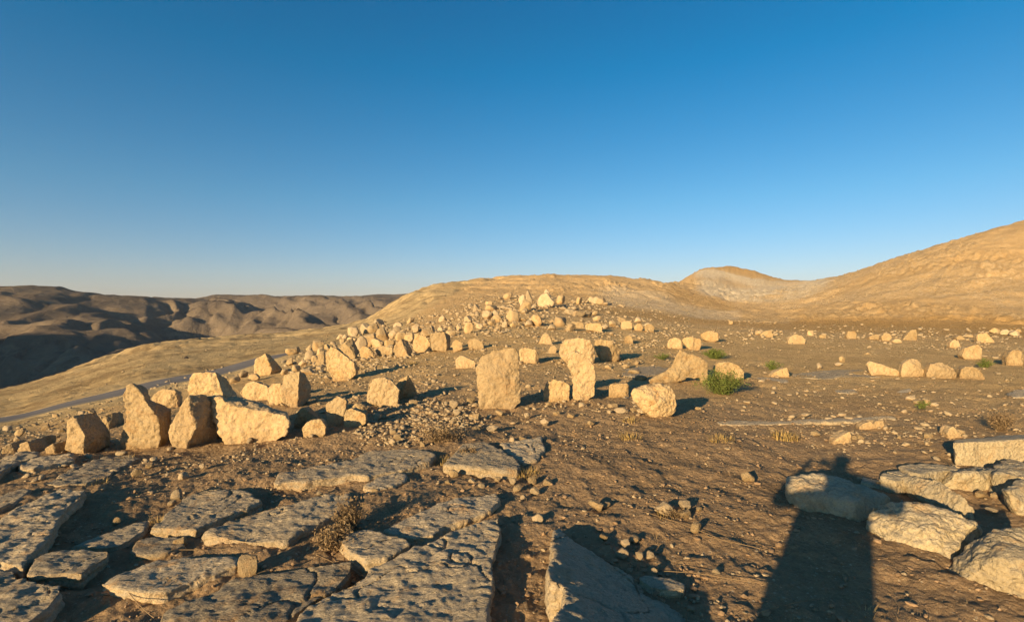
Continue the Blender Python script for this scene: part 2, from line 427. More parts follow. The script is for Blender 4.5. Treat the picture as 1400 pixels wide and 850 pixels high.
# ---------------------------------------------------------------- far hills
HILLS = {
 -500: [(350,640),(700,560),(1000,470),(1400,388),(1900,398),(4200,430),(6000,500)],
 -100: [(350,640),(600,560),(900,465),(1320,388),(1800,396),(4200,420),(6000,500)],
 0:   [(350,640),(600,552),(900,462),(1300,392),(1800,400),(4200,420),(6000,500)],
 100: [(350,640),(600,540),(900,455),(1350,396),(1900,404),(4200,418),(6000,500)],
 200: [(350,640),(700,515),(1000,445),(1450,406),(2200,410),(4200,416),(6000,500)],
 300: [(350,640),(800,485),(1400,437),(2200,405),(3000,410),(4200,414),(6000,500)],
 400: [(350,640),(900,480),(1500,437),(2300,404),(3000,408),(4200,412),(6000,500)],
 500: [(350,640),(1100,468),(1800,430),(2800,404),(3600,406),(4200,410),(6000,500)],
 560: [(350,640),(1200,460),(2000,428),(3300,402),(3800,404),(4400,410),(6000,500)],
 700: [(350,640),(1200,460),(2000,430),(3300,404),(3800,406),(4400,410),(6000,500)],
 900: [(350,640),(1200,460),(2000,430),(3300,412),(3800,414),(4400,420),(6000,500)],
}
HT = make_table(HILLS, 350, 6000)
def build_hills():
    az = np.radians(np.arange(-66, 12, .16)); rr = [380.0]
    while rr[-1] < 7500: rr.append(rr[-1] * 1.0062)
    rr = np.array(rr); R, A = np.meshgrid(rr, az, indexing='ij')
    x = (R * np.sin(A)).ravel(); y = (R * np.cos(A)).ravel()
    px = 700 + F * np.tan(np.clip(np.arctan2(x, y), -1.04, 1.0)); Y = np.clip(y, 350, 6000)
    Y = np.maximum(Y, np.hypot(x, y) * math.cos(1.04))
    z = look(HT, px, Y)
    # spurs running down towards the near right
    ux, uy = .80, -.60                       # downhill direction
    s = x * ux + y * uy; t = x * uy * -1 + y * ux
    t = t + 90 * fbm2(x / 420, y / 420, 3, 7) + 25 * fbm2(x / 130, y / 130, 2, 17)
    lam = 430.0
    k = t / lam + .12 * noise2(s / 300, t / 500, 5)
    sp = 1 - np.abs(((k % 1) * 2 - 1)) ** 1.25                         # rounded ridges, sharp valleys
    k2 = (t + 60 * noise2(s / 90, t / 90, 8)) / 105.0 + s / 420
    sp2 = 1 - np.abs(((k2 % 1) * 2 - 1))
    crestY = np.interp(px, [-500, 0, 200, 240, 300, 400, 500, 560, 900], [1400, 1300, 1450, 1900, 2200, 2300, 2800, 3300, 3300])
    u = Y / crestY
    env = sstep(.28, .5, u) * (1 - .88 * sstep(.62, .95, u))
    sc = np.clip(Y / 1100, .6, 1.15)
    z = z + env * sc * (105 * (sp - .6) + 16 * (sp2 - .5)) + env * 4 * fbm2(x / 60, y / 60, 4, 27) - env * 17 * np.maximum(0, .35 - np.abs(fbm2(x / 120 + .4 * noise2(x / 50, y / 50, 3), y / 190, 3, 29))) * 2 + 2.0 * fbm2(x / 40, y / 40, 4, 37) * sc
    over = sstep(1.0, 1.06, u)
    z = z - over * 12
    edge = np.maximum(sstep(6000, 7400, np.hypot(x, y)), 1 - sstep(380, 420, np.hypot(x, y)))
    z = z * (1 - edge) - 140 * edge
    me = mesh_np('hills', np.stack([x, y, z], 1), grid_faces(len(rr), len(az)), True)
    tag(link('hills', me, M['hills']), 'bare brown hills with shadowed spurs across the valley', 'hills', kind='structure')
    # the high ground to the west of the viewer that shades the valley
    g = np.linspace(0, 1, 150)
    GX, GY = np.meshgrid(-2900 + 2700 * g, -1700 + 2300 * g, indexing='ij'); x = GX.ravel(); y = GY.ravel()
    hgt = 300 * np.exp(-(((x + 1290) / 430) ** 2 + ((y + 90) / 300) ** 2)) + 300 * np.exp(-(((x + 2050) / 420) ** 2 + ((y + 400) / 420) ** 2)) \
        + 160 * np.exp(-(((x + 900) / 170) ** 2 + ((y + 40) / 200) ** 2))
    z = -140 + hgt * (1 + .15 * fbm2(x / 260, y / 260, 4, 77)) 
    me = mesh_np('hills', np.stack([x, y, z], 1), grid_faces(150, 150), True)
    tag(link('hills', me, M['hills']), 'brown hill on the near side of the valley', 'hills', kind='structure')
    # valley floor out to the horizon
    az = np.radians(np.arange(0, 360, 4)); rr = np.array([30, 300, 700, 1500, 4000, 7000, 8900.])
    R, A = np.meshgrid(rr, az, indexing='ij')
    x = (R * np.sin(A)).ravel(); y = (R * np.cos(A)).ravel()
    me = mesh_np('terrain', np.stack([x, y, np.full_like(x, -138.0)], 1), grid_faces(len(rr), len(az), True), True)
    tag(link('terrain', me, M['hills']), 'low valley floor beyond the plateau', 'terrain', kind='structure')
build_hills()

# ---------------------------------------------------------------- stones traced in the picture, rebuilt in depth
VIEWS = {'R1': (0, 440, 4), 'R2': (300, 440, 4), 'R3': (600, 440, 4), 'R4': (850, 440, 4), 'R5': (1050, 440, 4),
         'F6': (0, 600, 3.4), 'F7': (350, 600, 3.4), 'F8': (700, 600, 3.4), 'F9': (1000, 600, 3.4),
         'G4': (550, 370, 4.6667), 'G5': (800, 350, 4.6667), 'G7': (640, 380, 7.7778), 'A2': (0, 540, 7), 'A4': (420, 400, 6.3636), 'A1': (500, 520, 5.3115),
         'A3': (1180, 600, 6.0727), 'A5': (760, 700, 5.6), 'P': (0, 0, 1)}
def P(view, q):
    x0, y0, s = VIEWS[view]; return (x0 + q[0] / s, y0 + q[1] / s) + tuple(q[2:])

def finish(me_obj, size, voxel, amp, seed, strat=0.0):
    """voxel-merge the hull pieces into one skin, then roughen it"""
    o = me_obj
    md = o.modifiers.new('r', 'REMESH'); md.mode = 'VOXEL'; md.voxel_size = voxel; md.adaptivity = 0
    md2 = o.modifiers.new('s', 'SMOOTH'); md2.factor = .5; md2.iterations = 2
    dg = bpy.context.evaluated_depsgraph_get(); dg.update()
    ev = o.evaluated_get(dg); me = bpy.data.meshes.new_from_object(ev)
    o.modifiers.clear(); old = o.data; o.data = me; bpy.data.meshes.remove(old)
    n = len(me.vertices); V = np.empty(n * 3, np.float32); me.vertices.foreach_get('co', V); V = V.reshape(-1, 3).astype(float)
    Nn = np.empty(n * 3, np.float32); me.vertices.foreach_get('normal', Nn); Nn = Nn.reshape(-1, 3)
    off = np.array([seed * 3.17, seed * 1.31, seed * .77])
    d = amp * size * .50 * fbm3(V * (2.0 / size) + off, 3, seed)
    ms = min(size, .9)
    d += amp * ms * .36 * fbm3(V * (9 / ms) + off, 3, seed + 50, .62)
    q = fbm3(V * (4.2 / ms) + off, 3, seed + 90)
    d -= amp * ms * .30 * np.maximum(0, np.abs(q) * -1 + .06) * 12          # cracks
    pit = fbm3(V * (22 / ms) + off, 2, seed + 70); d -= amp * ms * .26 * np.maximum(0, pit - .3)
    V2 = V + Nn * d[:, None]
    if strat:                                                               # bedding steps
        ph = V2[:, 2] + .04 * fbm3(V2 * 2.5 + off, 2, seed + 5)
        st = strat * (np.sin(ph * 2 * math.pi / .055) * .5)
        side = 1 - np.abs(Nn[:, 2]); V2[:, :2] += Nn[:, :2] * (st * side)[:, None]
        lay = noise3(np.stack([V2[:, 0] * 2.3, V2[:, 1] * 3.1, V2[:, 2] * 0 + seed], 1), seed + 9) + .45 * noise3(np.stack([V2[:, 0] * 9, V2[:, 1] * 9, V2[:, 2] * 0 + seed], 1), seed + 19)
        lay2 = sstep(-.03, .03, lay) * .5 + sstep(-.02, .02, lay - .42) * .35 + .13 * fbm3(V2 * np.array([16., 34., 1.]) + off, 2, seed + 29)
        V2[:, 2] += (lay2 - .4) * strat * 1.15 * sstep(.5, .9, Nn[:, 2])
        ck = np.abs(fbm2(V2[:, 0] * 1.9 + seed, V2[:, 1] * 1.5, 3, seed + 41)); V2[:, 2] -= .022 * (1 - sstep(.006, .022, ck)) * sstep(.3, .8, Nn[:, 2])
    me.vertices.foreach_set('co', V2.astype(np.float32).ravel())
    me.polygons.foreach_set('use_smooth', np.ones(len(me.polygons), bool)); me.update()
    return o

SEED = [100]
LANDMARKS = []     # (px, py, phrase)
HEROPX = []
def hero(name, view, base, hulls, T, label, cat='stone', group=None, mat='stone', amp=.055, short=None, dy=0.0, strat=0.0, sink=.06):
    """hulls: lists of picture points (px, py, depth behind the foot); each hull is closed at the back"""
    SEED[0] += 1
    bx, by = P(view, base)[:2]
    g = ray(bx, by); x0, y0, z0 = g; y0 += dy; x0 = (bx - 700) / F * y0; z0 = Hs(x0, y0)
    bm = bmesh.new(); allv = []
    for hl in hulls:
        tmp = bmesh.new(); pts = []
        q = [P(view, h) for h in hl]
        cx = sum(a[0] for a in q) / len(q); cy = sum(a[1] for a in q) / len(q); lo = max(a[1] for a in q)
        for a in q:
            d = a[2] if len(a) > 2 else 0.0
            for back in (0, 1):
                if back:
                    px = cx + (a[0] - cx) * .80; py = lo + (a[1] - lo) * .88; dd = d * .6 + T
                else: px, py, dd = a[0], a[1], d
                Y = y0 + dd
                # keep the real width at depth rather than the sight-line fan
                X = (px - 700) / F * (Y if not back else y0 + d) + (0 if not back else (x0 / max(y0, .1)) * T * .25)
                Z = CAMZ - (py - 425) / F * (Y if not back else y0 + d)
                pts.append((X, Y, Z))
        gl = [(p_[0], p_[1], Hs(p_[0], p_[1]) - sink) for p_ in pts if p_[2] - Hs(p_[0], p_[1]) < .05]
        # a front bulge so the face is not flat
        pts += gl
        for p_ in pts: tmp.verts.new((p_[0] - x0, p_[1] - y0, p_[2] - z0))
        bmesh.ops.convex_hull(tmp, input=tmp.verts)
        bmesh.ops.delete(tmp, geom=[v for v in tmp.verts if not v.link_faces], context='VERTS')
        bmesh.ops.recalc_face_normals(tmp, faces=tmp.faces)
        m_ = bpy.data.meshes.new('t'); tmp.to_mesh(m_); tmp.free(); bm.from_mesh(m_); bpy.data.meshes.remove(m_)
    co = np.array([v.co[:] for v in bm.verts]); dim = co.max(0) - co.min(0); size = float(np.sort(dim)[1:].mean())
    me = bpy.data.meshes.new(name); bm.to_mesh(me); bm.free()
    o = link(name, me, None, (x0, y0, z0)); o.data.materials.append(M[mat])
    vox = max(size / 55, .009, y0 * .0013)
    finish(o, size, vox, amp, SEED[0], strat)
    if not o.data.materials: o.data.materials.append(M[mat])
    tag(o, label, cat, group, 'thing')
    xs = [P(view, h)[0] for hl in hulls for h in hl]; ys = [P(view, h)[1] for hl in hulls for h in hl]
    HEROPX.append((min(xs), min(ys), max(xs), max(ys)))
    if short: LANDMARKS.append(((min(xs) + max(xs)) / 2, by, short))
    return o

def slab(view, poly, h0, label, mat='slab', name='flat_stone', group='flat weathered stones paving the foreground', tilt=(0, 0), amp=.03, strat=.010, under=.06, short=None, cuts=None):
    """a bedrock slab: outline lies on its top, h above the ground"""
    SEED[0] += 1; rnd = random.Random(SEED[0]); h = h0 * (.52 if tilt == (0, 0) and mat == 'slab' else 1)
    q = [P(view, a)[:2] for a in poly]
    cx = sum(a[0] for a in q) / len(q); cy = sum(a[1] for a in q) / len(q)
    g = ray(cx, cy); x0, y0, z0 = g
    W = []
    for (px, py) in q:
        # meet the plane of the top
        Y = y0
        for _ in range(12):
            X = (px - 700) / F * Y
            zt = Hs(X, max(Y, 1.3)) + h + tilt[0] * (X - x0) + tilt[1] * (Y - y0)
            Y = .5 * Y + .5 * (CAMZ - zt) * F / max(py - 425, 5)
        X = (px - 700) / F * Y
        W.append((X, Y, Hs(X, Y) + h + tilt[0] * (X - x0) + tilt[1] * (Y - y0)))
    # densify with ragged edges
    D = []
    for i in range(len(W)):
        a = Vector(W[i]); b = Vector(W[(i + 1) % len(W)]); L = (b - a).length; k = max(1, int(L / .12))
        for j in range(k):
            p_ = a.lerp(b, j / k)
            if j: p_.x += rnd.gauss(0, .011); p_.y += rnd.gauss(0, .014)
            D.append(p_)
    bm = bmesh.new()
    top = [bm.verts.new((p_.x - x0, p_.y - y0, p_.z - z0)) for p_ in D]
    bot = [bm.verts.new((p_.x - x0 + rnd.gauss(0, .01), p_.y - y0 + rnd.gauss(0, .01), Hs(p_.x, p_.y) - z0 - under)) for p_ in D]
    n = len(D)
    ft = bm.faces.new(top); fb = bm.faces.new(list(reversed(bot)))
    for i in range(n): bm.faces.new((top[i], bot[i], bot[(i + 1) % n], top[(i + 1) % n]))
    bmesh.ops.triangulate(bm, faces=[ft, fb]); bmesh.ops.recalc_face_normals(bm, faces=bm.faces)
    me = bpy.data.meshes.new(name); bm.to_mesh(me); bm.free()
    o = link(name, me, None, (x0, y0, z0)); o.data.materials.append(M[mat])
    co = np.array([tuple(w) for w in W]); size = float((co.max(0) - co.min(0))[:2].mean())
    finish(o, min(size, .8), max(.011, y0 * .0026), amp, SEED[0], strat)
    if not o.data.materials: o.data.materials.append(M[mat])
    tag(o, label, 'stone slab', group, 'thing')
    xs = [a[0] for a in q]; ys = [a[1] for a in q]; HEROPX.append((min(xs), min(ys), max(xs), max(ys)))
    if short: LANDMARKS.append((cx, max(ys), short))
    return o

RA = 'standing stones set in rows across the plateau'
RB = 'boulders lying on the stony plateau'
hero('standing_stone', 'R1', (450, 722), [[(370,545,0),(400,515,0),(352,700,0),(450,722,0),(465,620,-.03),(510,655,.08),(450,500,.15),(520,520,.35),(603,610,.5),(603,665,.5),(520,708,.3)]], .35,
     'leaning block with sunlit wedge face and dark flat side, leftmost of the standing stones', 'standing stone', RA, short='the leftmost leaning block')
hero('standing_stone', 'R1', (760, 690), [[(655,620,0),(682,520,0),(700,500,0),(800,435,0),(870,530,0),(880,640,0),(865,692,0),(665,698,0),(800,420,.15),(940,470,.5),(935,640,.55),(900,690,.4)],
     [(664,395,.05),(690,350,.05),(712,332,.05),(750,362,.05),(788,405,.05),(795,520,.05),(680,530,.05)]], .28,
     'squat standing stone with a knobbed point rising from its left shoulder', 'standing stone', RA, short='the stone with a knobbed point')
hero('standing_stone', 'R1', (1000, 692), [[(920,600,0),(935,560,0),(1025,400,0),(1045,510,-.03),(1070,580,-.03),(1010,692,0),(950,683,0),(1130,396,.2),(1200,500,.45),(1222,580,.5),(1170,640,.45),(1080,690,.2)]], .3,
     'broad peaked standing stone with tawny front and dark brown right side', 'standing stone', RA, short='the broad peaked stone')
hero('standing_stone', 'R1', (1150, 655), [[(1022,345,0),(1035,310,0),(1055,280,0),(1105,275,0),(1180,270,0),(1225,400,0),(1240,620,0),(1040,620,0),(1245,320,.3),(1292,390,.5),(1290,560,.5)]], .3,
     'tall rough orange slab stone standing behind the long saddle shaped stone', 'standing stone', RA, dy=.25, short='the tall rough slab')
hero('standing_stone', 'R2', (200, 658), [[(-95,400,.1),(-40,395,.12),(20,420,0),(60,480,0),(60,655,0),(18,640,0),(-10,560,0),(-70,480,.1),(20,395,.2)],
     [(10,440,0),(100,480,0),(190,502,0),(250,490,0),(360,512,0),(386,560,0),(368,615,0),(282,655,0),(35,660,0),(60,390,.4),(150,425,.4),(250,482,.4),(365,497,.35)]], .18,
     'long low stone with concave dark top and pitted golden front face', 'standing stone', RA, short='the long saddle shaped stone')
hero('boulder', 'R1', (900, 500), [[(825,415,0),(860,380,0),(900,365,0),(960,375,0),(985,410,.1),(975,500,.1),(860,520,0)]], .3,
     'rounded orange boulder seen between the knobbed stone and the broad peaked stone', 'boulder', RB, dy=.9)
hero('boulder', 'R1', (600, 585), [[(550,545,0),(575,510,0),(620,495,.1),(660,505,.3),(670,560,.3),(600,582,0),(560,575,0)]], .3,
     'half shaded rounded boulder between the leftmost block and the knobbed stone', 'boulder', RB)
hero('standing_stone', 'R2', (210, 300), [[(185,295,0),(195,205,0),(250,166,0),(286,262,0),(275,296,0),(275,178,.15),(345,262,.5),(335,288,.5)]], .35,
     'steep pyramid shaped stone with dark right side standing near the road', 'standing stone', RA, short='the pyramid stone')
hero('boulder', 'R2', (200, 432), [[(110,390,0),(150,332,0),(190,322,0),(265,350,0),(268,435,0),(200,440,0),(130,415,0)]], .3,
     'low tan block, left of a touching pair behind the long saddle stone', 'boulder', RB)
hero('boulder', 'R2', (300, 460), [[(263,360,0),(290,335,0),(338,335,0),(348,440,0),(275,460,0),(263,440,0)]], .25,
     'narrow tan block wedged between a low block and an upright dark sided stone', 'boulder', RB)
hero('standing_stone', 'R2', (400, 470), [[(335,350,0),(350,290,0),(400,278,0),(440,268,0),(425,465,0),(345,440,0),(470,290,.25),(503,350,.5),(500,415,.5),(440,462,.2)]], .3,
     'upright tan stone with whole right side in deep blue shade', 'standing stone', RA, short='the upright dark sided stone')
hero('standing_stone', 'R2', (665, 318), [[(578,215,0),(585,160,0),(605,133,0),(640,143,0),(668,195,0),(735,220,0),(748,285,0),(700,317,0),(632,317,0),(592,265,0),(765,250,.35),(757,290,.3),(650,135,.2)]], .25,
     'large rounded golden stone with a notched top, leaning over its own shadow', 'standing stone', RA, short='the notched golden stone')
hero('standing_stone', 'R2', (550, 242), [[(520,235,0),(548,165,0),(572,155,.05),(580,200,.1),(575,243,0)]], .25,
     'slim tapering stone close to the left of the notched golden stone', 'standing stone', RA)
hero('standing_stone', 'R2', (705, 208), [[(655,185,0),(662,122,0),(685,115,0),(720,150,0),(745,195,0),(725,207,0),(690,203,0),(725,88,.3),(768,165,.5)]], .3,
     'stone with pointed dark crest directly behind the notched golden stone', 'standing stone', RA)
hero('boulder', 'R2', (810, 203), [[(765,150,0),(785,130,0),(815,138,0),(858,182,.1),(850,200,0),(800,205,0),(770,195,0)]], .3,
     'wedge shaped tan stone sloping down to the right in the ring row', 'boulder', RA)
hero('boulder', 'R2', (905, 188), [[(850,155,0),(895,130,0),(945,138,0),(947,180,0),(880,190,0)]], .3, 'low flat topped tan stone beside the slanting dark backed one', 'boulder', RA)
hero('standing_stone', 'R2', (985, 195), [[(954,130,0),(990,88,0),(1008,150,0),(1035,190,0),(960,195,0),(1030,100,.3),(1060,165,.5)]], .25,
     'sharp pointed stone with a broad slanting shaded back', 'standing stone', RA, short='the slanting dark backed stone')
hero('standing_stone', 'R2', (1110, 165), [[(1055,130,0),(1070,70,0),(1090,63,0),(1130,78,0),(1150,110,0),(1155,158,0),(1080,168,0),(1060,150,0)]], .35,
     'bulky golden stone with a narrow peak, left of the square upright one', 'standing stone', RA)
hero('standing_stone', 'R2', (1195, 160), [[(1150,78,0),(1155,62,0),(1230,52,0),(1242,100,0),(1238,155,0),(1160,155,0),(1260,70,.3),(1268,140,.35)]], .35,
     'square upright golden stone with weathered crown in the ring row', 'standing stone', RA, short='the square upright stone')
hero('standing_stone', 'R2', (1300, 160), [[(1270,125,0),(1280,102,0),(1292,93,0),(1325,108,0),(1332,150,0),(1280,160,0)]], .3,
     'small dome shaped stone just right of the square upright one', 'standing stone', RA)
hero('boulder', 'R3', (200, 148), [[(152,115,0),(170,93,0),(195,88,0),(240,105,0),(247,140,0),(235,148,0),(160,147,0)]], .35,
     'low rounded golden stone at the right end of the ring row', 'boulder', RA)
hero('boulder', 'R3', (145, 255), [[(90,205,0),(115,183,0),(135,185,0),(200,215,0),(200,245,0),(190,255,0),(95,252,0)]], .35,
     'oblong golden boulder lying alone left of the tall broad standing stone', 'boulder', RB, short='the oblong golden boulder')
hero('standing_stone', 'R2', (890, 468), [[(806,380,0),(812,335,0),(835,308,0),(900,302,0),(940,318,0),(985,372,0),(968,472,0),(925,470,0),(810,432,0)]], .3,
     'grey crusted block with speckled sloping face, left of a shaded stone', 'standing stone', RA, short='the grey crusted block')
hero('standing_stone', 'R2', (1010, 448), [[(960,345,.25),(985,315,.2),(1030,290,.12),(1060,330,.3),(1078,385,.45),(1062,425,.45),(985,452,.2)]], .3,
     'stone standing wholly in blue shade behind the grey crusted block', 'standing stone', RA, dy=.12)
hero('standing_stone', 'R2', (600, 568), [[(576,500,0),(582,450,0),(645,403,0),(698,430,0),(690,480,0),(652,548,0),(592,570,0)]], .22,
     'tilted five sided tan stone standing in the dark hollow', 'standing stone', RA, short='the tilted five sided stone')
hero('boulder', 'R2', (740, 585), [[(678,520,0),(690,480,0),(725,470,0),(800,502,0),(805,550,0),(740,585,0),(680,583,0)]], .25,
     'angular pale boulder at the left edge of the gravel heap', 'boulder', RB, short='the angular boulder by the heap')
hero('boulder', 'R2', (765, 520), [[(725,465,0),(745,443,0),(780,448,.05),(812,470,.1),(805,520,0),(735,520,0)]], .2,
     'small tan rock peeping over the angular pale boulder', 'boulder', RB, dy=.25)
hero('boulder', 'R2', (470, 590), [[(432,500,0),(438,475,0),(462,465,0),(545,530,0),(540,585,0),(430,585,.1),(405,560,.2),(415,520,.2)]], .25,
     'shadowed boulder with lit sloping top edge behind a rounded yellow boulder', 'boulder', RB, dy=.15)
hero('boulder', 'R2', (505, 640), [[(445,585,0),(470,552,0),(510,535,0),(555,533,0),(582,570,0),(580,610,0),(545,635,0),(465,642,0)]], .2,
     'rounded yellow boulder at the right end of the front row of stones', 'boulder', RB, short='the rounded yellow boulder')
hero('standing_stone', 'R3', (330, 474), [[(198,260,0),(212,215,0),(240,183,0),(300,148,0),(380,127,0),(425,133,0),(440,165,0),(445,300,0),(453,440,0),(400,476,0),(280,473,0),(218,462,0),(203,350,0),(250,300,-.09),(350,300,-.10),(330,420,-.05)]], .28,
     'tall broad golden standing stone with a sloping left shoulder', 'standing stone', RA, short='the tall broad standing stone', amp=.05)
hero('boulder', 'R3', (640, 432), [[(572,375,0),(588,335,0),(625,310,0),(700,332,0),(716,350,0),(716,420,0),(640,432,0),(572,425,0)]], .25,
     'low rounded brown stone at the foot of the curved leaning pillar', 'boulder', RB)
hero('standing_stone', 'R3', (790, 430), [[(690,185,.02),(740,160,.0),(800,175,0),(850,240,0),(857,330,0),(790,330,0),(735,330,0),(703,245,0)],[(722,300,0),(857,300,0),(857,400,0),(800,430,0),(745,425,0),(735,360,0)]], .25,
     'curved leaning pillar of golden stone tapering down to its foot', 'standing stone', RA, short='the curved leaning pillar')
hero('standing_stone', 'R3', (785, 236), [[(656,165,0),(662,125,0),(690,97,0),(760,88,0),(830,102,0),(852,140,.1),(857,190,.15),(840,236,.1),(735,238,0),(700,222,0),(668,200,0)]], .5,
     'massive bulging stone right behind the curved leaning pillar', 'standing stone', RA, dy=0)
hero('standing_stone', 'R3', (915, 215), [[(848,130,.3),(858,100,.2),(885,92,.0),(945,102,0),(998,148,.2),(990,200,.3),(970,210,.1),(885,217,0),(880,150,0)]], .4,
     'rounded stone with a dark left side, behind and right of the leaning pillar', 'standing stone', RA)
hero('standing_stone', 'R3', (490, 223), [[(441,150,0),(470,138,0),(528,150,0),(545,175,.1),(545,212,.1),(530,223,0),(445,225,0)]], .35,
     'squared golden stone peeping out behind the tall broad standing stone', 'standing stone', RA)
hero('standing_stone', 'R3', (585, 124), [[(547,118,0),(560,82,0),(572,64,0),(600,62,0),(612,90,0),(622,120,0),(585,126,0)]], .4,
     'cone shaped stone alone with a very long thin shadow beside it', 'standing stone', RA, short='the cone shaped stone')
hero('boulder', 'R3', (622, 172), [[(597,158,0),(612,130,0),(635,127,0),(648,145,0),(640,170,0),(605,173,0)]], .3, 'small block below and right of the cone shaped stone', 'boulder', RB)
hero('boulder', 'R3', (845, 55), [[(800,20,0),(810,8,0),(880,5,0),(893,20,0),(893,52,0),(802,42,0)]], .5, 'flat topped oblong stone, rightmost of a pair below the knoll', 'boulder', RB)
hero('boulder', 'R3', (755, 37), [[(715,8,0),(735,-5,0),(785,2,0),(795,18,0),(793,38,0),(717,32,0)]], .5, 'flat topped oblong stone, left one of a pair below the knoll', 'boulder', RB)
hero('boulder', 'R3', (1028, 42), [[(995,20,0),(1000,-5,0),(1040,-8,0),(1058,5,0),(1058,38,0),(1002,42,0)]], .5, 'pale squarish stone, left one of three in a line on the plain', 'boulder', RB)
hero('boulder', 'R3', (1093, 46), [[(1068,28,0),(1085,8,0),(1105,6,0),(1118,28,0),(1112,47,0),(1072,46,0)]], .5, 'pale rounded stone, middle one of three in a line on the plain', 'boulder', RB)
hero('boulder', 'R3', (1155, 52), [[(1125,28,0),(1140,10,0),(1165,10,0),(1182,28,0),(1178,50,0),(1130,52,0)]], .5, 'pale rounded stone with long shadow, right one of three in a line', 'boulder', RB)
hero('boulder', 'R3', (1040, 117), [[(1015,100,0),(1025,75,0),(1045,70,0),(1062,95,0),(1066,117,0),(1018,116,0)]], .4, 'small upright stone with a long flat shadow right of the leaning pillar', 'boulder', RB)
hero('boulder', 'R4', (290, 145), [[(250,118,0),(262,92,0),(295,82,0),(325,95,0),(335,120,.1),(330,145,0),(255,143,0)]], .4, 'dull grey boulder, left one of two near the pointed peak stone', 'boulder', RB)
hero('boulder', 'R4', (385, 150), [[(328,105,.25),(335,88,.15),(372,80,0),(430,93,0),(440,110,0),(427,150,0),(375,150,0),(360,110,0)]], .4, 'bright pale boulder with shaded left side beyond the pointed peak stone', 'boulder', RB, short='the bright pale boulder')
hero('boulder', 'R4', (485, 108), [[(430,68,0),(450,55,0),(490,45,0),(530,62,0),(530,100,0),(500,110,0),(445,98,0)]], .4, 'large pale boulder with a long shadow behind the round green bush', 'boulder', RB)
hero('standing_stone', 'R4', (440, 335), [[(300,178,0),(318,150,0),(335,155,0),(405,208,0),(300,300,0),(250,290,0),(262,255,0)],[(335,155,0),(405,208,0),(462,212,0),(473,225,0),(474,300,0),(400,312,0),(340,304,0),(300,250,0)],
     [(150,345,-.12),(145,318,-.12),(235,278,0),(280,240,0),(360,250,0),(350,318,0),(200,352,-.15)],[(425,240,0),(474,240,0),(470,334,0),(435,336,0)]], .22,
     'peaked golden stone arching like a saddle towards the boulder below it', 'standing stone', RA, short='the peaked arching stone')
hero('boulder', 'R4', (215, 528), [[(58,395,0),(70,365,0),(110,350,.05),(200,340,.1),(270,348,.05),(298,400,0),(300,490,0),(285,505,0),(240,526,0),(190,530,0),(115,485,0),(68,430,0),(180,430,-.12)]], .25,
     'big rounded golden boulder with a cracked lower corner below the arching stone', 'boulder', RB, short='the big cracked boulder', amp=.06)
hero('boulder', 'R4', (590, 330), [[(510,250,0),(528,220,0),(600,222,0),(640,240,0),(668,275,0),(670,310,0),(510,310,0)]], .4, 'flat sided tan boulder directly behind the round green bush', 'boulder', RB, dy=.3)
hero('boulder', 'R3', (985, 412), [[(928,360,0),(940,338,0),(1030,335,0),(1040,350,.05),(1038,400,.05),(1020,412,0),(930,408,0)]], .25, 'notched low grey block between the leaning pillar and the big cracked boulder', 'boulder', RB)
hero('boulder', 'R4', (870, 305), [[(815,292,0),(835,272,0),(905,248,0),(918,300,0),(870,308,0),(825,305,0)]], .3, 'bright orange wedge stone beside low green weeds', 'boulder', RB, short='the bright orange wedge')
hero('boulder', 'R4', (795, 85), [[(758,68,0),(775,52,0),(815,43,0),(832,65,0),(830,84,0),(765,85,0)]], .5, 'blocky pale stone standing alone on the middle of the plain', 'boulder', RB)
hero('boulder', 'R4', (955, 120), [[(910,105,0),(920,80,0),(955,66,0),(990,78,0),(1007,100,0),(1003,118,0),(915,117,0)]], .5, 'wide domed white stone on the bare plain', 'boulder', RB, short='the wide domed white stone')
hero('boulder', 'R4', (1258, 95), [[(1228,78,0),(1238,50,0),(1270,48,0),(1285,60,0),(1287,95,0),(1235,93,0)]], .5, 'pale squarish stone alone at the middle of the far stone line', 'boulder', RB)
hero('boulder', 'R5', (645, 293), [[(540,225,0),(560,213,0),(640,238,0),(700,258,0),(722,275,0),(715,295,0),(600,295,0),(568,290,0)]], .3, 'low wedge stone, leftmost of four pale stones in a row', 'boulder', RA)
hero('standing_stone', 'R5', (795, 300), [[(728,280,0),(738,225,0),(770,202,0),(795,197,0),(832,215,0),(845,250,0),(862,290,0),(850,300,0),(735,300,0),(790,240,-.08)]], .3, 'upright dome shaped stone, second from the left of four in a row', 'standing stone', RA, short='the upright dome stone')
hero('boulder', 'R5', (950, 308), [[(863,290,0),(885,228,0),(920,220,0),(955,218,0),(1010,250,0),(1032,280,0),(1037,305,0),(870,308,0),(950,250,-.08)]], .35, 'broad rounded stone, third from the left of four in a row', 'boulder', RA)
hero('boulder', 'R5', (1120, 312), [[(1052,305,0),(1060,260,0),(1085,245,0),(1115,243,0),(1160,262,0),(1185,290,0),(1185,312,0)]], .35, 'dull rounded stone, rightmost of four in a row', 'boulder', RA)
hero('boulder', 'R5', (1120, 205), [[(1058,185,0),(1075,142,0),(1110,130,0),(1150,122,0),(1172,150,0),(1173,200,0),(1090,205,0),(1065,195,0)]], .4, 'knobbly pale boulder beside the small green weed', 'boulder', RB, short='the knobbly pale boulder')
hero('boulder', 'R5', (1025, 140), [[(994,132,0),(1000,108,0),(1020,94,0),(1045,103,0),(1057,135,0),(1030,142,0),(998,140,0)]], .4, 'small rounded stone with long dark shadow behind the knobbly boulder', 'boulder', RB)
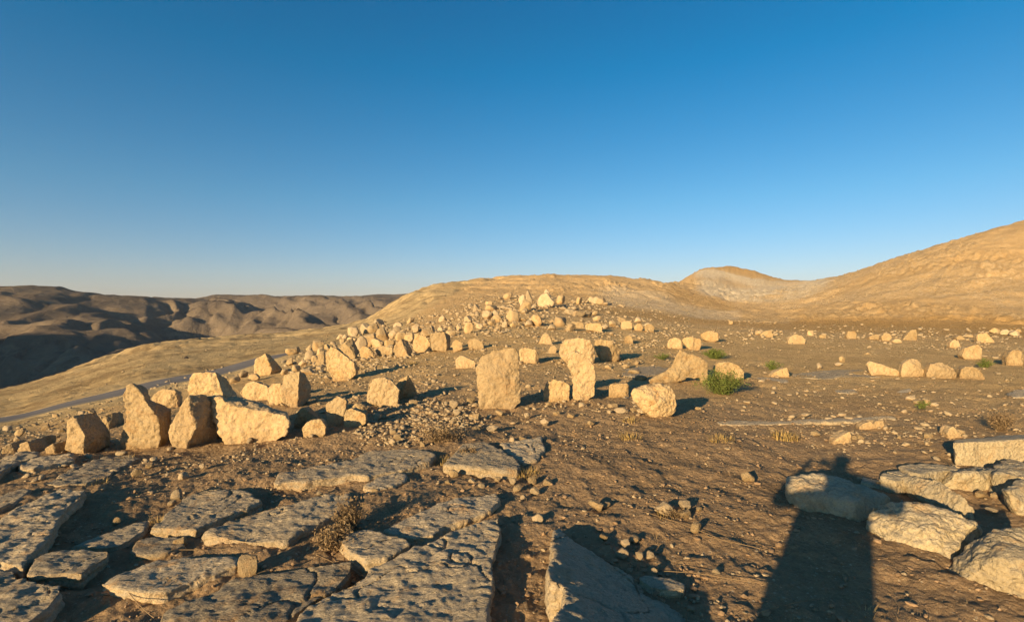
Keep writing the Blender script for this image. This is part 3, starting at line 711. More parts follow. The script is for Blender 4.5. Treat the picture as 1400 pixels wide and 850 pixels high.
hero('standing_stone', 'R5', (1345, 238), [[(1300,230,0),(1308,185,0),(1330,158,0),(1358,150,0),(1385,163,0),(1393,235,0),(1405,190,.2),(1405,235,.2)]], .35, 'upright bullet shaped stone at the right edge of the plain', 'standing stone', RA, short='the bullet shaped stone')
hero('boulder', 'R5', (780, 103), [[(733,102,0),(755,72,0),(780,42,0),(810,40,0),(820,65,0),(815,103,0)]], .5, 'tall wedge shaped pale stone in the far line on the right', 'boulder', RB, short='the far wedge stone')
hero('boulder', 'R5', (585, 100), [[(555,80,0),(572,68,0),(605,66,0),(617,85,0),(612,102,0),(558,98,0)]], .5, 'low pale stone, left one of three beside the far wedge stone', 'boulder', RB)
hero('boulder', 'R5', (650, 106), [[(622,80,0),(635,62,0),(665,62,0),(680,80,0),(668,106,0),(630,104,0)]], .5, 'knobby pale stone, middle one of three beside the far wedge stone', 'boulder', RB)
hero('boulder', 'R5', (705, 113), [[(678,105,0),(700,90,0),(722,92,0),(737,110,0),(690,114,0)]], .5, 'flat dull stone touching the foot of the far wedge stone', 'boulder', RB)
hero('boulder', 'R5', (1195, 115), [[(1145,95,0),(1148,65,0),(1195,58,0),(1222,85,0),(1242,105,0),(1225,117,0),(1150,112,0)]], .5, 'broad tan boulder in the far line above the bullet shaped stone', 'boulder', RB)
hero('boulder', 'R5', (1055, 102), [[(1030,85,0),(1045,70,0),(1070,80,0),(1082,98,0),(1040,103,0)]], .5, 'small low tan stone just beyond the knobbly pale boulder', 'boulder', RB)
hero('boulder', 'R5', (425, 665), [[(360,650,0),(375,638,0),(450,598,0),(457,655,.02),(430,667,0),(385,666,0)]], .2, 'pointed orange stone above the head of the long human shadow', 'boulder', RB, short='the pointed orange stone')
hero('boulder', 'R5', (1020, 628), [[(983,605,0),(995,580,0),(1012,570,0),(1060,608,.02),(1055,628,0),(992,625,0)]], .2, 'small orange wedge just behind the long grey stone block', 'boulder', RB)
hero('boulder', 'R5', (610, 577), [[(578,560,0),(588,540,0),(630,538,0),(642,570,0),(585,577,0)]], .15, 'small squared stone lying on the low rock ledge, right one of two', 'boulder', RB)
hero('boulder', 'R5', (540, 577), [[(500,572,0),(520,555,0),(560,543,0),(580,560,0),(560,577,0)]], .15, 'small flat stone lying on the low rock ledge, left one of two', 'boulder', RB)
hero('boulder', 'R1', (55, 722), [[(8,712,0),(18,685,0),(60,660,.05),(115,655,.2),(122,690,.2),(90,722,.05),(20,724,0)]], .25, 'low grey boulder with a lit left end at the far left margin', 'boulder', RB, short='the low boulder at the left margin')
hero('boulder', 'R1', (150, 725), [[(95,712,0),(110,670,0),(150,652,0),(200,660,.1),(245,690,.2),(240,720,.2),(180,728,0),(100,724,0)]], .25, 'rounded grey green boulder in front of the leftmost leaning block', 'boulder', RB)
hero('boulder', 'R1', (315, 718), [[(248,690,0),(290,665,0),(350,650,.1),(365,715,.1),(300,720,0),(255,705,0)]], .2, 'low sunlit stone touching the left foot of the leftmost leaning block', 'boulder', RB)
hero('boulder', 'R1', (255, 690), [[(215,650,0),(230,625,0),(270,625,.1),(295,645,.2),(290,690,.2),(230,690,0)]], .2, 'small blue shaded rock just left of the leftmost leaning block', 'boulder', RB, dy=.15)
# big stones of the right foreground
G2 = 'large weathered boulders at the right front'
hero('boulder', 'F9', (500, 395), [[(236,205,.44),(270,275,.45),(370,345,.22),(450,354,.18),(600,392,0),(650,330,.12),(740,280,.4),(730,265,.3),(560,200,.36),(490,165,.55),(350,160,.55),(270,180,.5),(300,260,.3),(560,290,.06)]], .12,
     'big smooth flat topped boulder lying within the human shadow', 'boulder', G2, mat='block', amp=.05, short='the big flat topped boulder', strat=.003)
hero('boulder', 'F9', (900, 542), [[(608,375,.37),(640,420,.35),(690,440,.28),(720,482,.18),(830,520,.07),(900,542,0),(1000,545,0),(1000,480,0),(1130,400,.06),(1170,432,.17),(1000,572,-.08),(1080,345,.14),(880,285,.36),(740,283,.36),(650,312,.42),(900,440,.05)]], .12,
     'big sunlit wedge boulder crossed by the edge of the human shadow', 'boulder', G2, mat='block', amp=.06, short='the big sunlit wedge boulder')
hero('boulder', 'F9', (1250, 720), [[(1000,600,.3),(1030,660,.15),(1120,690,.08),(1200,700,.06),(1330,748,-.05),(1480,748,-.1),(1480,560,0),(1250,555,.0),(1110,560,.15),(1080,512,.35),(1200,430,.27),(1300,411,.25),(1480,411,.25)]], .14,
     'large boulder cut by the right edge with grey top and tawny front', 'boulder', G2, mat='block', amp=.06, short='the large boulder at the right edge')
hero('boulder', 'F9', (1040, 362), [[(900,285,.4),(1040,352,.05),(1120,364,0),(1142,335,.02),(1085,270,.04),(960,190,.32),(820,172,.58),(760,188,.65),(780,212,.68)]], .12,
     'long blue shaded boulder with a thin lit upper edge', 'boulder', G2, mat='block', amp=.05, dy=0, short='the long shaded boulder')
hero('stone_block', 'R5', (1200, 798), [[(1010,655,.0),(1012,700,0),(1022,765,0),(1050,800,0),(1250,800,0),(1480,790,0),(1480,640,0),(1300,662,0),(1100,668,0),(1020,648,.35),(1250,622,.75),(1480,612,.8)]], .12,
     'long squared stone block with lit front edge behind the right boulders', 'stone block', G2, mat='block', amp=.02, short='the long squared block')
hero('boulder', 'F9', (1130, 240), [[(940,178,.3),(985,215,.05),(1050,225,0),(1125,242,0),(1210,235,0),(1222,155,.1),(1130,160,.0),(1040,158,0),(1050,140,.35),(1220,133,.5)]], .1,
     'low cracked stone with square lit face before the long squared block', 'boulder', G2, mat='block', amp=.05)
hero('boulder', 'F9', (1300, 250), [[(1205,230,0),(1222,155,0),(1225,118,.4),(1260,103,.55),(1440,108,.55),(1440,180,0),(1440,255,0),(1300,255,0)]], .1,
     'low grey stone at the right edge below the long squared block', 'boulder', G2, mat='block', amp=.05)
hero('boulder', 'F9', (1380, 345), [[(1280,240,0),(1300,300,0),(1360,350,0),(1450,360,0),(1450,190,.3),(1330,195,.3)]], .1,
     'small tawny boulder half cut off by the right edge', 'boulder', G2, mat='block', amp=.05)

# flat slabs
slab('F9', [(610,172),(745,200),(748,222),(690,215),(600,195)], .05, 'small thin slab lying behind the big flat topped boulder')
slab('F9', [(700,152),(780,138),(860,165),(850,178),(760,192),(690,170)], .12, mat='block', label='thin shaded slab left of the long shaded boulder')
slab('F9', [(780,125),(900,112),(1040,120),(1055,138),(930,150),(880,162),(820,150)], .15, mat='block', label='long thin slab in deep shade before the squared block')
# the jagged tilted one
slab('P', [(757,720),(765,720),(790,742),(822,762),(862,782),(902,805),(938,832),(965,862),(985,900),(860,940),(770,920),(762,870),(766,830),(770,802),(752,796),(748,782),(758,762),(754,738)], .10,
     'jagged tilted slab with a sunlit chipped left edge and blue shaded top', tilt=(-.33,-.12), short='the jagged tilted slab')
slab('F8', [(585,640),(620,625),(740,640),(810,670),(800,705),(700,700),(640,680)], .05, 'small flat slab in shade right of the jagged tilted slab')
slab('F7', [(85,195),(110,165),(160,150),(350,112),(450,85),(520,58),(640,48),(800,48),(838,75),(805,105),(720,130),(640,150),(520,175),(450,165),(350,178),(240,198),(100,205)], .12,
     'long stepped slab at the middle distance with a bright lit front edge', short='the long stepped slab')
slab('F7', [(498,215),(560,175),(640,148),(702,160),(695,188),(640,215),(580,230),(520,230)], .09, 'small wedge slab leaning on the front of the long stepped slab')
slab('F7', [(868,118),(900,80),(960,22),(1060,8),(1130,40),(1190,80),(1235,118),(1215,145),(1050,140),(930,120)], .13,
     'thick grey slab with clean sunlit front edge and grass at its corner', short='the thick grey slab')
slab('F7', [(1130,20),(1200,5),(1330,-12),(1345,50),(1300,95),(1240,110),(1180,70)], .07, 'dark shaded slab lying against the right of the thick grey slab')
slab('F7', [(398,462),(430,432),(510,415),(600,435),(700,465),(715,485),(610,545),(515,560),(440,520)], .16, 'chunky block with a squared sunlit front corner beside dry brush', short='the chunky corner block', amp=.035)
slab('F7', [(590,420),(660,380),(720,350),(850,295),(1000,262),(1120,250),(1135,285),(1090,335),(1000,368),(880,402),(820,445),(720,462),(650,440)], .09,
     'long smooth slab behind the largest foreground slab', short='the long smooth slab')
slab('F7', [(190,830),(230,780),(400,680),(500,640),(520,600),(620,560),(740,500),(830,470),(900,430),(980,400),(1080,368),(1132,362),(1138,420),(1118,500),(1095,560),(1110,620),(1108,680),(1085,780),(1070,900),(1060,960),(150,960)], .17,
     'largest foreground slab, cracked and ridged, running out of the bottom', short='the largest foreground slab', amp=.035, strat=.011)
slab('F6', [(950,440),(1080,372),(1200,330),(1360,298),(1500,262),(1620,258),(1625,300),(1560,350),(1500,385),(1400,430),(1335,475),(1250,475),(1100,465),(1000,455)], .12, 'broad ridged slab left of the dry brush with lit lower lip', short='the broad ridged slab')
slab('F6', [(688,410),(740,385),(790,320),(850,272),(960,242),(1080,235),(1140,240),(1215,285),(1150,318),(1040,360),(950,402),(910,425),(800,415)], .12, 'sloping speckled slab with grass fringed left corner', short='the speckled sloping slab')
slab('F6', [(470,668),(520,640),(600,608),(700,570),(850,545),(1000,538),(1118,548),(1105,585),(1000,628),(900,655),(770,705),(660,712),(560,695)], .10, 'long oval slab with curved sunlit lower edge', short='the long oval slab')
slab('F6', [(735,845),(760,800),(870,750),(1000,690),(1080,640),(1200,620),(1300,612),(1500,580),(1640,560),(1640,600),(1560,690),(1400,790),(1300,860),(1200,950),(735,950)], .12, 'wide flat slab running out of the bottom left of the largest slab', short='the wide bottom slab')
slab('F6', [(0,372),(60,330),(130,290),(200,262),(290,230),(400,235),(375,270),(290,335),(260,400),(200,480),(160,520),(110,590),(50,580),(0,560),(-120,600),(-120,430)], .20, 'long grey slab rising along the left margin', short='the long grey left slab', amp=.035)
slab('F6', [(130,625),(160,560),(200,535),(250,518),(400,512),(505,515),(505,540),(420,590),(380,625),(280,620),(180,630)], .15, 'bluish boulder-like slab with one bright square facet', short='the bluish slab')
slab('F6', [(-120,625),(0,605),(70,600),(140,655),(280,675),(290,700),(240,760),(200,800),(120,850),(-120,930)], .17, 'cracked bluish slab filling the bottom left corner', short='the bottom left corner slab', amp=.04)
slab('F6', [(200,208),(330,140),(480,82),(600,68),(660,88),(560,128),(480,180),(400,205),(280,215)], .05, 'thin pale bedrock sheet before the leftmost leaning block', short='the thin bedrock sheet')
slab('F6', [(330,500),(400,470),(480,440),(600,398),(690,370),(675,425),(560,488),(480,503)], .07, 'narrow grey sliver slab between the left slab and the speckled slab')
slab('F6', [(610,515),(640,472),(720,447),(830,450),(860,488),(780,522),(700,530),(640,530)], .08, 'small worn slab tucked below the speckled sloping slab')
slab('F6', [(-60,120),(20,85),(100,65),(170,56),(185,78),(100,100),(60,122),(0,160),(-60,180)], .14, 'low dark rock shelf at the left margin', name='flat_stone', amp=.05)
slab('F6', [(75,115),(120,92),(230,80),(335,72),(345,98),(240,118),(150,135),(95,135)], .13, 'slender rock rib with a rounded sunlit left end', amp=.05)
slab('F6', [(-60,290),(0,262),(90,228),(150,232),(125,262),(60,300),(-60,340)], .11, 'short bluish slab at the left margin above the long grey slab')
slab('R4', [(730,300),(800,302),(905,312),(915,328),(820,335),(745,322)], .05, 'thin pale ledge in front of the bright orange wedge', name='rock_ledge')
slab('R4', [(930,285),(1060,268),(1180,262),(1340,258),(1480,268),(1500,285),(1380,300),(1200,298),(1100,310),(940,300)], .03, 'broken pale bedrock ledge crossing the plain behind the bare patch', name='rock_ledge')
slab('R5', [(-290,545),(-150,535),(0,540),(200,530),(400,522),(560,515),(690,512),(700,522),(560,532),(380,545),(200,548),(50,555),(-120,562),(-260,560)], .025, 'long thin bedrock ledge right across the bare brown ground', name='rock_ledge')
slab('R5', [(700,380),(760,360),(790,362),(770,385),(720,398)], .04, 'small bluish flat stone beside a cluster of white cobbles')
slab('R5', [(360,370),(470,362),(500,378),(440,388),(380,382)], .03, 'thin pale sheet of rock on the bare ground', name='rock_ledge')
slab('R5', [(1300,390),(1350,368),(1440,362),(1440,410),(1340,412)], .06, 'grey flat stone at the right edge above the dry bush')
slab('R4', [(0,262),(80,245),(200,240),(270,255),(200,285),(90,300),(0,292)], .07, 'shaded flat slab left of the peaked arching stone')
slab('R3', [(1000,395),(1050,392),(1050,402),(1010,420)], .03, 'little flat chip between the grey block and cracked boulder')


M['crumb'] = simple_mat('earth_crumbs', (.36, .24, .14), (.22, .145, .085), 6)
# ---------------------------------------------------------------- loose stones
def ico(sub):
    bm = bmesh.new(); bmesh.ops.create_icosphere(bm, subdivisions=sub, radius=1)
    V = np.array([v.co[:] for v in bm.verts]); Fc = np.array([[v.index for v in f.verts] for f in bm.faces]); bm.free(); return V, Fc
ICO = {k: ico(k) for k in (1, 2, 3, 4)}
def rock_shape(seed, sub=4, rough=.06):
    V, Fc = ICO[sub]; rg = np.random.RandomState(seed)
    k = rg.randint(7, 11); nn = rg.normal(size=(k, 3)); nn /= np.linalg.norm(nn, axis=1)[:, None]; dd = rg.uniform(.5, .95, k)
    dots = V @ nn.T; r = np.where(dots > .05, dd / np.maximum(dots, .05), 9)
    r = np.minimum(r.min(1), 1.18)
    P_ = V * r[:, None]
    nv = fbm3(P_ * 1.6 + seed, 3, seed) * rough * 1.3 + (fbm3(P_ * 6 + seed, 2, seed + 3) * rough * .6 if sub > 2 else 0)
    P_ = P_ * (1 + nv[:, None]); P_ *= np.array([1, rg.uniform(.7, .95), rg.uniform(.55, .9)])
    return P_, Fc
PROTO = []
for k in range(14):
    V, Fc = rock_shape(500 + k, 4); V = V * np.array([.5, .5, .5]); V[:, 2] -= V[:, 2].min() * .72
    me = mesh_np('stone', V, Fc, True); me.materials.append(M['stone' if k % 3 else 'small']); PROTO.append(me)
PROTOS = []
for k in range(10):
    V, Fc = rock_shape(700 + k, 3, .08); V = V * .5; V[:, 2] -= V[:, 2].min() * .72
    me = mesh_np('stone', V, Fc, True); me.materials.append(M['small']); PROTOS.append(me)

rnd = random.Random(11)
def covered(px, py, m=2):
    return any(a - m < px < c + m and b + (d - b) * .3 < py < d + m for (a, b, c, d) in HEROPX)
CAND = []    # (px, py, width px, aspect)
# zones in the picture where stones lie: (polygon box, count, min px, max px)
def zone(poly, n, w0, w1, tall=(.55, .95), power=2.2):
    xs = [p[0] for p in poly]; ys = [p[1] for p in poly]; k = 0; tries = 0
    while k < n and tries < n * 60:
        tries += 1
        x = rnd.uniform(min(xs), max(xs)); y = rnd.uniform(min(ys), max(ys)); ins = False
        for i in range(len(poly)):
            x1, y1 = poly[i]; x2, y2 = poly[i - 1]
            if (y1 > y) != (y2 > y) and x < (x2 - x1) * (y - y1) / (y2 - y1) + x1: ins = not ins
        if not ins or covered(x, y): continue
        w = w0 + (w1 - w0) * rnd.random() ** power
        if any(abs(a[0] - x) < (a[2] + w) * .42 and abs(a[1] - y) < (a[2] + w) * .22 for a in CAND): continue
        CAND.append((x, y, w, rnd.uniform(*tall))); k += 1
# traced mid-size stones on the knoll and in the ring: (px, py foot, width, height/width)
for q in [(714,418,9,1.4),(724,418,7,2.5),(718,426,13,1.0),(732,419,5,1.6),(746,421,18,.95),(748,408,8,1.2),(755,415,7,.9),(785,414,6,1.1),(792,416,7,1.2),(803,415,6,.9),(815,416,11,.8),(823,417,10,.9),(809,414,7,1),
          (700,440,14,1.0),(704,447,9,.8),(735,446,12,1.1),(728,445,10,.9),(722,446,9,.8),(767,446,16,.7),(693,409,10,.8),(672,425,14,.5),(668,418,9,.6),(642,456,11,1.2),(790,433,16,.45),(778,430,11,.6),(805,433,13,.4),
          (596,470,10,.9),(560,470,11,1.2),(549,466,12,.9),(537,463,10,1),(516,478,14,.9),(505,474,16,1),(492,478,14,1.1),(482,474,12,1),(470,492,12,.9),(521,466,14,1.1),(530,476,12,.8),(580,462,14,.9),(588,458,10,1),(569,455,10,.9),
          (430,498,10,1.3),(422,494,12,1.1),(412,500,12,.8),(404,508,11,.9),(395,500,9,1),(420,512,22,.4),(437,486,8,1.2),(388,512,10,.8),(330,516,14,.7),(345,520,16,.6),(322,523,14,.8),(500,457,14,.9),(512,455,12,1),
          (616,455,8,1),(628,452,8,.9),(655,450,8,.8),(681,452,7,.8),(850,441,9,.8),(838,446,10,.7),(872,441,9,.7),(886,448,8,.7),
          (1002,443,9,.6),(1025,459,8,.6),(1040,457,12,.6),(1061,458,8,.8),(1109,459,9,.9),(1126,462,10,.5),(1156,447,5,.8),(1100,466,7,.6),
          (1324,452,8,.8),(1304,473,9,.7),(1327,462,10,.5),(1362,456,14,.6),(1378,458,12,.7),(1390,459,10,.8),(1396,455,9,.8),(1345,448,6,.7),(1245,447,5,.7),(1220,447,5,.6),(1258,452,8,.5),
          (1121,504,9,.9),(1152,496,9,1.1),(1149,500,10,.5),(1189,485,9,.6),(1075,560,7,.9),(1240,572,7,.8),(1248,548,11,.7),(1255,552,9,.9),(1264,549,8,.7),(1268,553,10,.8),(1280,556,9,.7),(1272,560,7,.6),(1230,603,9,.9),(1321,637,10,.5)]:
    CAND.append(q)
for q in [(818,699,22,.6),(829,694,14,.5),(938,697,17,.75),(940,709,17,.7),(911,703,20,.75),(955,728,17,.75),(957,699,9,.7),(1025,659,18,.8),(735,714,16,.7),(866,740,14,.5),(827,740,12,.8),(857,748,13,.8),(874,765,12,.8),(889,763,13,.7),(852,762,18,.6),(895,784,9,.8),
          (980,786,11,.7),(1002,783,6,.7),(727,661,14,.7),(747,664,14,.7),(708,672,12,.7),(731,676,14,.7),(681,658,9,.7),(700,662,12,.7),(619,652,14,.8),(612,663,9,.7),(599,664,8,.7),(645,661,10,.7),(657,668,10,.7),(716,683,10,.6),
          (157,717,12,.8),(281,725,9,.8),(240,684,16,.9),(232,690,10,.6),(245,749,17,.9),(338,790,34,.85),(314,785,17,.6),(373,686,8,.8),(435,677,9,.6),(438,674,7,.6),(510,676,13,.6),(405,828,12,.9),(440,792,22,.4),(430,786,14,.5),
          (185,652,14,.8),(248,655,14,.6),(204,640,9,.8),(220,645,8,.6),(276,641,9,.8),(120,641,8,.8),(333,595,10,.9),(340,606,9,.9),(577,612,11,.8),(648,574,16,.55),(619,557,14,.75),(645,552,12,.8),(648,556,9,.5),(684,569,12,.7),(780,572,10,.8),(745,581,12,.7),
          (762,568,10,.7),(720,571,9,.8),(807,581,11,.6),(701,606,10,.8),(713,603,12,.6),(651,591,14,.6),(673,590,18,.5),(750,555,9,.6),(795,556,10,.6),(850,566,20,.45),(838,559,16,.5),(868,564,14,.6),(878,566,14,.6),(955,560,9,.5),(962,563,7,.6),
          (832,505,10,.7),(858,503,12,.6),(870,512,16,.45),(875,520,18,.45),(872,499,9,.7),(1043,523,10,.5),(1098,571,8,.5),(1103,569,12,.4),(975,605,8,.6),(996,610,16,.5),(994,617,8,.6),(1090,594,7,.7),(1114,591,7,.7),(1168,602,10,.7),(1176,601,10,.8),(1180,607,9,.7),(1165,590,8,.6),(1118,596,12,.6),
          (1223,620,8,.5),(1273,599,12,.6),(1317,595,11,.8),(1333,597,8,.6),(1205,664,11,.5),(1345,680,14,.6),(1365,682,13,.6),(1358,700,15,.4),(1385,640,7,.7)]:
    CAND.append(q)
zone([(470,470),(560,440),(640,420),(780,412),(860,425),(900,450),(840,462),(700,455),(600,470),(500,500)], 70, 4.5, 11)
zone([(380,520),(440,480),(520,470),(560,450),(520,440),(450,470),(380,490)], 30, 6, 14)
zone([(900,445),(1400,448),(1400,475),(1000,480),(900,460)], 30, 3, 7)
zone([(0,590),(100,560),(180,560),(100,620),(0,625)], 26, 5, 14)
zone([(520,555),(640,545),(660,590),(560,615),(500,600)], 40, 6, 13, (.6, .9))
CAND = [c for c in CAND]
STONES = []
for (px, py, wpx, asp) in CAND:
    g = ray(px, py)
    if g is None: continue
    if g[1] > 24 and px < 900: wpx *= 1.3
    x, y, z = g; wm = wpx / F * y
    if wm > 3: continue
    STONES.append((px, py, wpx, asp, x, y, z, wm))
STONES.sort(key=lambda s: -s[2]); rest = STONES[225:]; STONES = STONES[:225]

def landmark(px, py):
    best = min(LANDMARKS, key=lambda L_: ((L_[0] - px) * .9) ** 2 + ((L_[1] - py) * 2.0) ** 2)
    dx = px - best[0]; dy = py - best[1]
    rel = 'beyond' if dy < -14 and abs(dx) < 90 else 'in front of' if dy > 8 and abs(dx) < 60 else ('left of' if dx < 0 else 'right of')
    return rel, best[2]
ORD = ['', 'second ', 'third ', 'fourth ', 'fifth ', 'sixth ', 'seventh ', 'eighth ', 'ninth ', 'tenth ', 'eleventh ', 'twelfth ', 'thirteenth ', 'fourteenth ', 'fifteenth ', 'sixteenth ', 'seventeenth ', 'eighteenth ', 'nineteenth ', 'twentieth ']
buckets = {}
for s in STONES:
    rel, lm = landmark(s[0], s[1])
    sz = 'small' if s[7] < .13 else 'fist sized' if s[7] < .2 else 'mid sized' if s[7] < .5 else 'bulky'
    shp = 'flat' if s[3] < .55 else 'upright' if s[3] > 1.05 else 'rounded'
    buckets.setdefault((sz, shp, rel, lm), []).append(s)
NUM = {2: 'two', 3: 'three', 4: 'four', 5: 'five', 6: 'six', 7: 'seven', 8: 'eight', 9: 'nine', 10: 'ten'}
for (sz, shp, rel, lm), L_ in buckets.items():
    L_.sort(key=lambda s: s[0]); n_ = len(L_)
    for i, s in enumerate(L_):
        px, py, wpx, asp, x, y, z, wm = s
        body = f'{sz} {shp} stone {rel} {lm}'
        if n_ == 1: lab = body
        else:
            if i == 0: pos = 'leftmost'
            elif i == n_ - 1: pos = 'rightmost'
            elif i < n_ / 2: pos = (ORD[i] + 'from left') if i < len(ORD) else 'middle'
            else: pos = (ORD[n_ - 1 - i] + 'from right') if n_ - 1 - i < len(ORD) else 'middle'
            lab = f'{pos} {sz} {shp} stone {rel} {lm}'
        me = (PROTO if wpx > 7 or wm > .5 else PROTOS)[rnd.randrange(10)]
        o = bpy.data.objects.new('stone', me); COL.objects.link(o)
        o.location = (x, y + wm * .25, Hs(x, y + wm * .25) - .02 * wm)
        dims = np.array([v for v in me.vertices[0].co]);
        bb = [max(v.co[k] for v in me.vertices) - min(v.co[k] for v in me.vertices) for k in range(3)] if me.name not in globals().setdefault('_BB', {}) else _BB[me.name]
        _BB[me.name] = bb
        o.scale = (wm / bb[0], wm * rnd.uniform(.6, 1.0) / bb[1], wm * asp * 1.12 / (bb[2]))
        o.rotation_euler = (rnd.uniform(-.12, .12), rnd.uniform(-.15, .15), rnd.choice([0, math.pi]) + rnd.uniform(-.5, .5))
        tag(o, lab, 'stone', 'loose stones scattered over the plateau', 'thing')

# everything smaller than those: gravel, cobbles and far rubble that nobody could count
PV = [rock_shape(900 + k, 1, .1) for k in range(8)] ; PV2 = [rock_shape(950 + k, 2, .1) for k in range(8)]
def scatter_mesh(name, items, mat, label, sub=1):
    """items: (x, y, width)"""
    S = PV if sub == 1 else PV2; rg = np.random.RandomState(5); VV = []; FF = []; nv = 0
    it = np.array(items); zz = H(it[:, 0], it[:, 1]) + gdetail(it[:, 0], it[:, 1])
    for (x, y, w), z in zip(items, zz):
        V, Fc = S[rg.randint(len(S))]; a = rg.uniform(0, 6.28); c, s_ = math.cos(a), math.sin(a)
        sc = w * .5 * np.array([1, rg.uniform(.6, 1), rg.uniform(.55, .95)]); Q = V * sc
        Q = np.stack([Q[:, 0] * c - Q[:, 1] * s_, Q[:, 0] * s_ + Q[:, 1] * c, Q[:, 2]], 1) + np.array([x, y, z + w * .14])
        VV.append(Q); FF.append(Fc + nv); nv += len(V)
    me = mesh_np(name, np.concatenate(VV), np.concatenate(FF), sub > 1); me.materials.append(mat)
    return tag(link(name, me, mat), label, 'gravel', kind='stuff')
rg = np.random.RandomState(3)
def polar(n, r0, r1, a0=-52, a1=52, bias=1.0):
    u = rg.rand(n); r = r0 * (r1 / r0) ** (u ** bias); a = np.radians(rg.uniform(a0, a1, n)); return r * np.sin(a), r * np.cos(a)
items = []
x, y = polar(26000, 2.2, 22); dens = .35 + .65 * (fbm2(x / .8, y / .8, 3, 123) > 0)
keep = rg.rand(len(x)) < dens
for a, b in zip(x[keep], y[keep]): items.append((a, b, .006 + .040 * rg.rand() ** 4.5))
scatter_mesh('gravel', items[::2], M['small'], 'countless pebbles strewn over the brown soil')
scatter_mesh('gravel', items[1::2] + [(a + .37 * math.sin(b * 9), b + .3 * math.cos(a * 7), w_ * 1.5) for a, b, w_ in items[1::2]], M['crumb'], 'countless dry earth crumbs strewn over the soil')
items = []
x, y = polar(3600, 7, 60); k1 = fbm2(x / 3, y / 3, 3, 223) + .25 * (x < 4)
for a, b, k in zip(x, y, k1):
    if k > .1 and abs(a - float(ROADX(np.array([b]))[0])) > 3: items.append((a, b, .03 + .11 * rg.rand() ** 3))
# rubble ridge left of the knoll and on the knoll, the gravel heap, pale line along the plain
def imgpts(poly, n, w0, w1, power=2.5):
    xs = [p[0] for p in poly]; ys = [p[1] for p in poly]; k = 0
    while k < n:
        px = rnd.uniform(min(xs), max(xs)); py = rnd.uniform(min(ys), max(ys)); ins = False
        for i in range(len(poly)):
            x1, y1 = poly[i]; x2, y2 = poly[i - 1]
            if (y1 > py) != (y2 > py) and px < (x2 - x1) * (py - y1) / (y2 - y1) + x1: ins = not ins
        if not ins: continue
        k += 1; g = ray(px, py)
        if g is None: continue
        items.append((g[0], g[1], (w0 + (w1 - w0) * rnd.random() ** power) / F * g[1]))
imgpts([(530,548),(650,552),(665,580),(640,592),(560,612),(490,605),(480,580)], 750, 3, 9)
imgpts([(540,500),(620,480),(600,560),(450,590),(400,620),(380,600)], 450, 2, 6)
imgpts([(380,512),(450,472),(560,436),(640,414),(700,404),(760,408),(740,450),(620,462),(560,500),(430,520)], 1100, 2, 9)
imgpts([(700,420),(860,412),(960,440),(900,470),(760,480),(700,450)], 500, 1.5, 6)
imgpts([(560,440),(600,404),(700,392),(800,390),(870,400),(960,425),(900,440),(700,425)], 500, 1, 4)
imgpts([(0,560),(300,490),(440,470),(460,455),(300,475),(0,545)], 120, 1, 4)
imgpts([(900,440),(1400,446),(1400,490),(1100,480),(900,470)], 550, 1.2, 4.5)
imgpts([(0,585),(150,545),(300,500),(330,520),(180,560),(60,620),(0,625)], 350, 2, 7)
imgpts([(1080,590),(1320,585),(1330,610),(1100,620)], 90, 2, 6)
imgpts([(560,545),(900,545),(820,620),(640,640)], 160, 2, 7)
imgpts([(430,620),(240,640),(170,660),(380,600)], 130, 2, 7)
imgpts([(400,480),(560,462),(700,452),(900,460),(960,500),(880,545),(720,560),(560,545),(440,560),(400,520)], 1100, 1.5, 8.5, 3)
imgpts([(620,470),(760,465),(900,470),(860,500),(640,500)], 200, 1.5, 6)
imgpts([(1000,500),(1400,505),(1400,600),(1100,590)], 300, 1.5, 6, 3)
imgpts([(960,452),(1400,452),(1400,462),(1100,466),(960,462)], 260, 1.5, 8, 2.5)
imgpts([(1290,462),(1400,462),(1400,500),(1300,480)], 60, 2, 9, 2)
imgpts([(640,440),(900,436),(960,455),(880,465),(660,462)], 260, 2, 9, 3)
imgpts([(380,500),(470,470),(600,440),(700,415),(780,412),(860,420),(700,430),(640,450),(560,480),(440,510)], 500, 3, 11, 2.5)
imgpts([(1000,580),(1340,560),(1390,620),(1240,612),(1040,610)], 160, 2, 7, 3)
imgpts([(130,640),(420,610),(560,600),(400,680),(150,700)], 240, 2, 7, 3)
for s in rest: items.append((s[4], s[5], s[7]))
scatter_mesh('rubble', items, M['small'], 'loose pale rubble heaped between the standing stones', 2)
items = []
x, y = polar(9000, 75, 330, -6, 50); ou = fbm2(x / 25, y / 25, 3, 71)
for a, b, k in zip(x, y, ou):
    r = math.hypot(a, b); pxx = 700 + F * a / b
    if r < 112 and pxx > 1060: continue
    if rg.rand() < sstep(-.35, .45, k) * (1 if pxx > 980 else .45): items.append((a, b, (.2 + .6 * rg.rand() ** 4) * (r / 150) ** .5))
scatter_mesh('rubble', items, M['stone'], 'rocky outcrop debris over the far tan slopes', 1)

